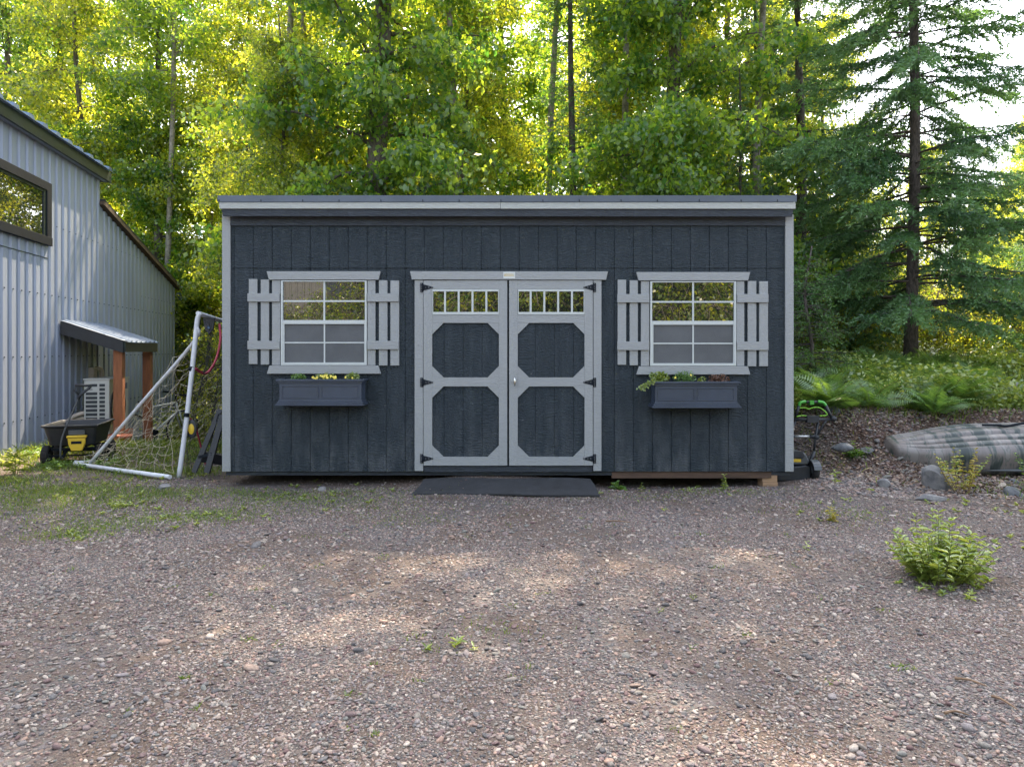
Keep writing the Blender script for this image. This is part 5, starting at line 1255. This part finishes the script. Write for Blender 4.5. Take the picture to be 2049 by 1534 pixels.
# ferns
def fern(name, label, group):
    t = thing(name, label, 'fern', (0, 0, 0), 0, group); P_, A_, N_, L_ = [], [], [], []; SA, SB = [], []
    nf = 11
    for i in range(nf):
        an = i * 2.399 + rng.normal() * .2; L = rng.uniform(.45, .75); el = rng.uniform(.75, 1.4); roll = rng.uniform(-1.0, 1.0); pts = []
        p = np.zeros(3); d = np.array([math.cos(an) * math.cos(el), math.sin(an) * math.cos(el), math.sin(el)]); m = 20
        for k in range(m):
            pts.append(p.copy()); p = p + d * L / m; d = unit(d + np.array([math.cos(an) * .03, math.sin(an) * .03, -.055]))
        for k in range(m - 1): SA.append(pts[k]); SB.append(pts[k + 1])
        for k in range(3, m):
            dd = unit(pts[k] - pts[k - 1]); sd = unit(np.cross(dd, [0, 0, 1])); sd = unit(sd * math.cos(roll) + np.cross(dd, sd) * math.sin(roll)); u = k / m; l = L * .26 * math.sin(math.pi * min(1, (u * .9 + .12))) ** .8 + .008
            for s_ in (-1, 1): P_.append(pts[k]); A_.append(sd * s_ + dd * .35 + np.array([0, 0, -.12])); N_.append(np.cross(sd, dd) * 1.0 + rng.normal(size=3) * .1); L_.append(l)
    L_ = np.array(L_); V, F = kites(np.array(P_), np.array(A_), np.array(N_), L_, L_ * .15 + .006, .3)
    link('fronds', npmesh('fronds', V, F, False, np.clip(rng.normal(.5, .25, len(L_)), 0, 1)), M['fern'], t)
    V, F = np_tubes(SA, SB, .0028, 3); link('stalks', npmesh('stalks', V, F), M['stemm'], t); return t
fg = 'ferns on top of the bank'; fl_ = 'bright green fern growing among other ferns on top of the bank'
fp_ = [fern('fern', fl_, fg) for _ in range(3)]
sp_ = []
g_ = np.random.default_rng(9)
for i in range(100):
    Y = g_.uniform(8.85, 12.4); px = g_.uniform(1600, 1925 + (Y - 9) * 30); sp_.append(((px - CX) / F_PX * Y, Y))
for i, (x, y) in enumerate(sp_):
    o = fp_[i] if i < 3 else copy_tree(fp_[i % 3]); o.location = (x, y, tzf(x, y) + .02); o.rotation_euler = (0, 0, g_.uniform(0, 6.28)); k = g_.uniform(.55, 1.0); o.scale = (k, k, k)

# ------------------------------------------------------------------ trees
def limb_path(p0, az, el, L, n=7, droop=.5, wob=.12):
    pts = [np.array(p0, float)]; d = np.array([math.cos(az) * math.cos(el), math.sin(az) * math.cos(el), math.sin(el)])
    for k in range(n):
        d = unit(d + rng.normal(size=3) * wob + np.array([0, 0, -droop / n])); pts.append(pts[-1] + d * L / n)
    return np.array(pts)
def trunk_tube(pts, r0, r1, n=10):
    m = MB(); k = len(pts); m.tube([Vector(p) for p in pts], [r0 * (1 - i / (k - 1)) ** .8 + r1 * (i / (k - 1)) + (r0 * .25 if i == 0 else 0) for i in range(k)], n); return m
def broadleaf(name, label, H, r0, z0, nlimb, nleaf, LL, mat, bark, spread=2.2, group=None, catn='tree', tmean=.46, topk=1.0):
    t = thing(name, label, catn, (0, 0, 0), 0, group)
    tp = np.array([[.12 * math.sin(i * .7 + H), .12 * math.cos(i * .9 + H), H * i / 9] for i in range(10)]); tp -= tp[0] * np.array([1, 1, 0])
    tv = trunk_tube(tp, r0, .02); A, B, RR = [], [], []; CP = []; CW = []
    for i in range(nlimb):
        u = (i + rng.random()) / nlimb; z = z0 + (H * .96 - z0) * u; az = i * 2.4 + rng.normal() * .4
        L = spread * (1 - .75 * max(0, (u - .55) / .45)) * rng.uniform(.55, 1.15) * (.75 + .25 * min(1, u * 4)); k = z / H * 9; i0 = min(8, int(k)); p0 = tp[i0] * (1 - (k - i0)) + tp[i0 + 1] * (k - i0)
        lp = limb_path(p0, az, rng.uniform(.15, .95), L, 7, .75)
        r = r0 * .24 * (1 - u * .5)
        for k in range(7): A.append(lp[k]); B.append(lp[k + 1]); RR.append((r * (1 - k / 7.5), r * (1 - (k + 1) / 7.5)))
        for k in range(1, 8):
            nt_ = 2 if k < 3 else 3
            for _ in range(nt_):
                tw = limb_path(lp[k], az + rng.normal() * 1.3, rng.uniform(-.5, .8), rng.uniform(.25, .7), 3, 1.0)
                for q in range(3): A.append(tw[q]); B.append(tw[q + 1]); RR.append((.006, .004))
                CP += [tw[1], tw[2], tw[3]]; CW += [.6, 1, 1.2]
    CP = np.array(CP); CW = np.array(CW) * np.where(CP[:, 2] > H * .6, .58, 1.0) * np.where(CP[:, 2] > H * .7, topk, 1.0); CW /= CW.sum(); ix = rng.choice(len(CP), nleaf, p=CW); ct_ = np.clip(rng.normal(tmean, .27, len(CP)), 0, 1)
    p = CP[ix] + rng.normal(size=(nleaf, 3)) * np.array([.12, .12, .11])
    a = rng.normal(size=(nleaf, 3)) * .8 + np.array([0, 0, -.75]); nn = rng.normal(size=(nleaf, 3))
    Ls = LL * rng.uniform(.55, 1.2, nleaf); V, F = kites(p, a, nn, Ls, Ls * rng.uniform(.5, .75, nleaf))
    tn = np.clip(ct_[ix] + rng.normal(0, .2, nleaf), 0, 1)
    link('crown', npmesh('crown', V, F, False, tn), mat, t)
    V2, F2 = np_tubes(A, B, np.array(RR), 4)
    o = tv.build('trunk', bark, t); link('limbs', npmesh('limbs', V2, F2, True), bark, o)
    return t
def conifer(name, label, H, r0, z0, R0, mat, bark, step=.3, per=5, dens=1.0, nl=.075, group=None, catn='spruce', droop=.35, top_k=1.0, nq=3):
    t = thing(name, label, catn, (0, 0, 0), 0, group)
    tp = np.array([[.04 * math.sin(i * .8), .04 * math.cos(i), H * i / 9] for i in range(10)]); tv = trunk_tube(tp, r0, .01); A, B, RR = [], [], []
    NP, NA, NL, NT = [], [], [], []
    z = z0; wi = 0
    while z < H - .15:
        u = z / H; Rz = R0 * ((1 - u) ** .8) * top_k
        for k in range(per):
            az = wi * 1.1 + k * 2 * math.pi / per + rng.normal() * .25; L = Rz * rng.uniform(.6, 1.12)
            if L < .08: continue
            n = 10; lp = limb_path((tp[min(9, int(u * 9))][0], 0, z + rng.normal() * .06), az, rng.uniform(-.1, .25) + .5 * max(0, u - .6), L, n, droop, .05)
            lp[int(n * .7):, 2] += np.linspace(0, .06 * L, n + 1 - int(n * .7)) * 1.5
            for q in range(n): A.append(lp[q]); B.append(lp[q + 1]); RR.append((.010 * L ** .6 * (1.3 - q / n), .010 * L ** .6 * (1.3 - (q + 1) / n)))
            nb = int(L / .075 * dens) + 2; tclump = np.clip(rng.normal(.45, .2), 0, 1)
            for b in range(nb):
                v = .18 + .82 * (b + rng.random()) / nb; kk = v * n; i0 = min(n - 1, int(kk)); p0 = lp[i0] * (1 - (kk - i0)) + lp[i0 + 1] * (kk - i0)
                if rng.random() < (.25 if v < .35 else .06) : continue
                d = unit(lp[i0 + 1] - lp[i0]); s = unit(np.cross(d, [0, 0, 1])) * (1 if b % 2 else -1)
                bl = (.12 + .38 * L / 2.5 * (1 - abs(v - .45) * 1.1)) * rng.uniform(.6, 1.25) ; bd = unit(s * .8 + d * .75 + np.array([0, 0, -.25 + rng.normal() * .18]))
                m = max(2, int(bl / .036)); f = (np.arange(m) + rng.random(m)) / m; q = p0 + bd * (f * bl)[:, None]; q[:, 2] -= f ** 2 * bl * .38
                A.append(p0); B.append(p0 + bd * bl * .8 - np.array([0, 0, .12 * bl])); RR.append((.003, .0015))
                for _ in range(nq):
                    NP.append(q + rng.normal(size=(m, 3)) * .008); NA.append(bd * .9 + rng.normal(size=(m, 3)) * .55); NL.append(nl * rng.uniform(.7, 1.15, m)); NT.append(np.clip(tclump + .35 * f + rng.normal(0, .12, m) - .1 + .25 * (v - .5), 0, 1))
            m = max(3, int(L / .04)); f = rng.random(m); ii = np.minimum(n - 1, (f * n).astype(int)); q = lp[ii] + (lp[ii + 1] - lp[ii]) * rng.random((m, 1)); dd = unit(lp[ii + 1] - lp[ii])
            k_ = f > .2; NP.append(q[k_]); NA.append((dd + rng.normal(size=(m, 3)) * .6)[k_]); NL.append(np.full(m, nl)[k_]); NT.append(np.full(m, tclump)[k_])
        z += step * rng.uniform(.8, 1.2); wi += 1
    p = np.concatenate(NP); a = np.concatenate(NA); l = np.concatenate(NL); tn = np.concatenate(NT)
    V, F = kites(p, a, rng.normal(size=p.shape), l, l * .24, .5); link('crown', npmesh('crown', V, F, False, tn), mat, t); print(name, len(p))
    V2, F2 = np_tubes(A, B, np.array(RR), 4); o = tv.build('trunk', bark, t); link('limbs', npmesh('limbs', V2, F2, True), bark, o)
    return t
def setat(o, px, Y, rz=0, k=1.0, label=None, tilt=0, dz=0):
    x = (px - CX) / F_PX * Y; o.location = (x, Y, tzf(x, Y) - .05 + dz); o.rotation_euler = (0, tilt, rz); o.scale = (k, k, k)
    if label: o['label'] = label
    return o
# conifers
s1 = conifer('spruce_tree', 'tall open spruce standing alone on the bank behind the kayak', 15.0, .105, 1.1, 3.1, M['needle'], M['sprucebark'], .32, 6, 1.4, .085, droop=.5, nq=5); setat(s1, 1825, 12.0, .3)
s2 = conifer('spruce_tree', 'slender dark spruce behind the shed roof right of the centre', 13.0, .10, .8, 1.35, M['needle'], M['sprucebark'], .36, 5, .8, .09, group=None); setat(s2, 1145, 14.0)
s3 = conifer('spruce_tree', 'dense dark spruce behind the right end of the shed roof', 12.0, .14, .5, 2.5, M['needle'], M['sprucebark'], .40, 5, 1.1, .095, nq=4); setat(s3, 1600, 15.0, 1.0)
setat(copy_tree(s3), 2130, 13.2, 2.2, .62, 'dark spruce at the right edge behind the bank')
setat(copy_tree(s3), 1950, 17.5, 3.1, .46, 'short dense spruce on the right behind the tall open spruce')
setat(copy_tree(s3), 1510, 17.0, 4.4, .95, 'dark spruce left of the dense spruce at the right end of the shed roof')
setat(copy_tree(s2), 1275, 12.8, 2.2, .46, 'low young spruce peeping over the shed roof right of the slender spruce')
setat(copy_tree(s2), 1480, 13.0, 4.2, .5, 'low spruce just above the right part of the shed roof')
s4 = conifer('fir_tree', 'small bright tipped fir beside the right corner of the shed', 2.3, .035, .12, .95, M['needle2'], M['sprucebark'], .13, 6, 1.2, .05, catn='fir'); setat(s4, 1618, 10.4, .5)
# broadleaf trees
BG = 'leafy trees behind the shed'
v1 = broadleaf('cottonwood_tree', 'big cottonwood with thick dark trunk behind the left half of the shed roof', 16.5, .24, 2.0, 88, 64000, .125, M['leaf'], M['bark'], 2.7, tmean=.42, topk=.7)
v2 = broadleaf('cottonwood_tree', 'cottonwood with crooked grey trunk behind the right half of the shed roof', 16.0, .17, 1.6, 80, 62000, .122, M['leaf'], M['bark'], 2.5, tmean=.45, topk=.7)
v3 = broadleaf('birch_tree', 'tall pale trunked tree right of the slender spruce', 15.5, .14, 1.2, 66, 52000, .108, M['leaf2'], M['palebark'], 2.3, tmean=.54)
v4 = broadleaf('alder_tree', 'yellow green tree with thin trunk behind the metal house roof', 12.5, .09, .6, 66, 56000, .100, M['leaf2'], M['bark'], 2.3, tmean=.54)
v5 = broadleaf('dapple_shade_tree', 'bare trunked pale tree left of the slender spruce, high crown added for dapple shade', 20.0, .085, 9.5, 40, 12500, .12, M['leaf'], M['palebark'], 2.2, tmean=.5)  # crown sits above the view, added to cast dapples on the yard
setat(v5, 1106, 14.6, 4.0, 1.0); setat(v1, 750, 12.6, .2); setat(v2, 1368, 13.2, 1.1, tilt=R(.6)); setat(v3, 1290, 18.0, 2.0); setat(v4, 500, 19.0, .7)
B_lab = 'leafy tree standing in the wood behind the shed'
def tree_label(px, Y, kind):
    row = 'front row' if Y < 16 else 'second row' if Y < 20 else 'third row' if Y < 24 else 'deepest row'
    for lim, w_ in ((100, 'above the window of the metal house'), (260, 'above the eave of the metal house'), (440, 'over the gap between house and shed'), (590, 'over the left window of the shed'), (700, 'just left of the thick cottonwood trunk'), (840, 'just right of the thick cottonwood trunk'),
                    (960, 'over the left shed door'), (1070, 'over the right shed door'), (1220, 'beside the slender spruce'), (1300, 'right of the slender spruce'), (1420, 'over the right window of the shed'), (1500, 'over the right shutters of the shed'), (1600, 'above the right end of the shed roof'), (1760, 'left of the tall open spruce'), (1900, 'behind the tall open spruce'), (2060, 'right of the tall open spruce'), (9999, 'at the right edge')):
        if px < lim: return '%s tree, %s of the wood, %s' % (kind, row, w_)
more = [(v4, 150, 19.0, 1.9, 1.2, 'leafy tree with pale thin trunk above the metal roof'), (v2, 325, 19.5, 3.0, .9, None), (v3, 610, 15, 4.1, .85, None), (v4, 940, 15.6, 5.0, .9, None), (v5, 905, 14.2, 1.0, 1.0, None), (v5, 1235, 14.8, 2.5, 1.0, None), (v5, 575, 13.6, 4.5, .98, None), (v5, 1520, 14.0, 3.5, .95, None), (v5, 330, 18.2, 3.5, 1.0, None), (v2, 20, 20.0, 2.6, .95, None),  # the high crowned copies in this list are added for dapple shade
        (v3, 430, 21, .6, 1.0, None), (v4, 820, 18.5, 1.2, 1.0, None), (v2, 1000, 20.5, 4.9, 1.0, None), (v4, 1245, 17.5, 2.6, 1.0, None), (v3, 1450, 17.5, 5.6, .95, None),
        (v4, 1545, 21, 3.3, 1.0, None), (v1, 640, 22, 3.3, .95, None), (v2, 70, 26, 1.3, 1.0, None), (v3, 1200, 23, 3.1, 1.0, None), (v4, 2000, 19, 2.4, .42, None), (v3, 240, 24, 4.7, 1.0, None), (v4, 2080, 15, 5.2, .42, None), (v4, 560, 12.8, 3.7, .66, None), (v4, 1380, 22, 1.7, .9, None), (v4, 1640, 17.5, 1.7, .75, None), (v4, 1720, 20, 1.1, .58, None), (v4, 1860, 23, 5.1, .62, None), (v4, 1960, 24, 2.1, .5, None), (v3, 2065, 21, 1.1, .52, None), (v1, 120, 22, 2.2, .95, None), (v4, 470, 25, 2.9, 1.1, None), (v3, 900, 24, 1.9, 1.0, None), (v3, 760, 27, 4.4, 1.1, None), (v2, 1100, 27, .4, 1.05, None)]
for src, px, Y, rz, k, lab in more:
    o = setat(copy_tree(src), px, Y, rz, k, lab or B_lab)
    if lab is None:
        o['group'] = BG; o['label'] = tree_label(px, Y, {v1: 'thick trunked', v2: 'grey barked', v3: 'pale barked', v4: 'yellow green', v5: 'added dapple shade'}[src])
# shrubs in the understorey
sb = broadleaf('shrub', 'leafy shrub in the sunlit understorey of the wood', 2.6, .03, .1, 34, 6500, .07, M['leaf2'], M['bark'], 1.1, 'shrubs under the trees', 'shrub', .6)
g_ = np.random.default_rng(21); first = True
lst = [(px, Y, k) for px, Y, k in ((1610, 12.6, .6), (1690, 13.5, .75), (1760, 15, .9), (1880, 14.5, .75), (1950, 13.8, .7), (2040, 12.8, .7), (2090, 14.5, .9), (1660, 16, 1), (1840, 17, 1), (1980, 16.5, .95), (1740, 19, 1.2), (1900, 20, 1.1), (2060, 18, 1.1), (410, 18.5, 1), (432, 15.5, .7), (440, 14.2, .75), (340, 19, 1.2), (470, 17, 1.1), (300, 19.5, 1.2), (420, 20, 1.4), (1560, 13.5, .8), (380, 23, 1.6), (1820, 24, 1.5), (1700, 22, 1.3), (2010, 23, 1.5))]
for px, Y, k in lst:
    o = sb if first else copy_tree(sb); first = False
    setat(o, px, Y, g_.uniform(0, 6.28), k * g_.uniform(.9, 1.1))
    o['label'] = 'leafy shrub in the gap between the metal house and the shed' if px < 900 else 'leafy shrub under the tall spruces beyond the ferns'
# trees and a metal building behind the camera (seen mirrored in the glass)
g_ = np.random.default_rng(31)
for i in range(26):
    o = copy_tree(sb); x = -15 + i * 1.25 + g_.uniform(-.4, .4); y = -11 - g_.uniform(0, 3.5)
    if x < -3.4: y -= 0
    k = g_.uniform(1.15, 1.5) if x < -7 else g_.uniform(1.6, 2.2) if x < -3.8 else g_.uniform(2.2, 3.0); o.location = (x, y, 0); o.scale = (k, k, k); o.rotation_euler = (0, 0, i)
    o['label'] = 'tall leafy shrub across the yard mirrored in the shed windows'; o['group'] = 'shrubs across the yard'
for x, y, k, src in ((-1, -17, .5, v4), (4, -18, .55, v4), (9, -17, .5, v4), (14, -16, .5, v4), (-14, -20, .5, v4)):
    o = copy_tree(src); o['label'] = 'leafy tree across the yard mirrored in the shed windows'; o['group'] = 'trees across the yard'; o.location = (x, y, -.1); o.scale = (k, k, k); o.rotation_euler = (0, 0, x)
barn = thing('metal_barn', 'pale ribbed metal building across the yard mirrored in the left window', 'barn', (-10, -18, 0))
m_ = MB(); v = []; x = -15.0; k = 0
while x < -8.7:
    for u, o_ in ((0, 0), (.55, 0), (.65, .03), (.85, .03), (.95, 0)): v.append((x + u * .3, -17 + o_))
    x += .3
m_.add([p for a_, b_ in v for p in ((a_, b_, 0), (a_, b_, 5.0 + .25 * (a_ + 15) * .5))], [(2 * i, 2 * i + 1, 2 * i + 3, 2 * i + 2) for i in range(len(v) - 1)])
m_.quad((-8.6, -17, 0), (-8.6, -17, 5.8), (-8.6, -26, 5.8), (-8.6, -26, 0)); m_.build('wall', plain('barn_metal', (.13, .13, .125), .6), barn)
m_ = MB(); m_.boxr((-15.3, -16.85, 5.1), (-8.2, -16.85, 6.0), .3, .2); m_.build('roof_trim', M['brownwood'], barn)
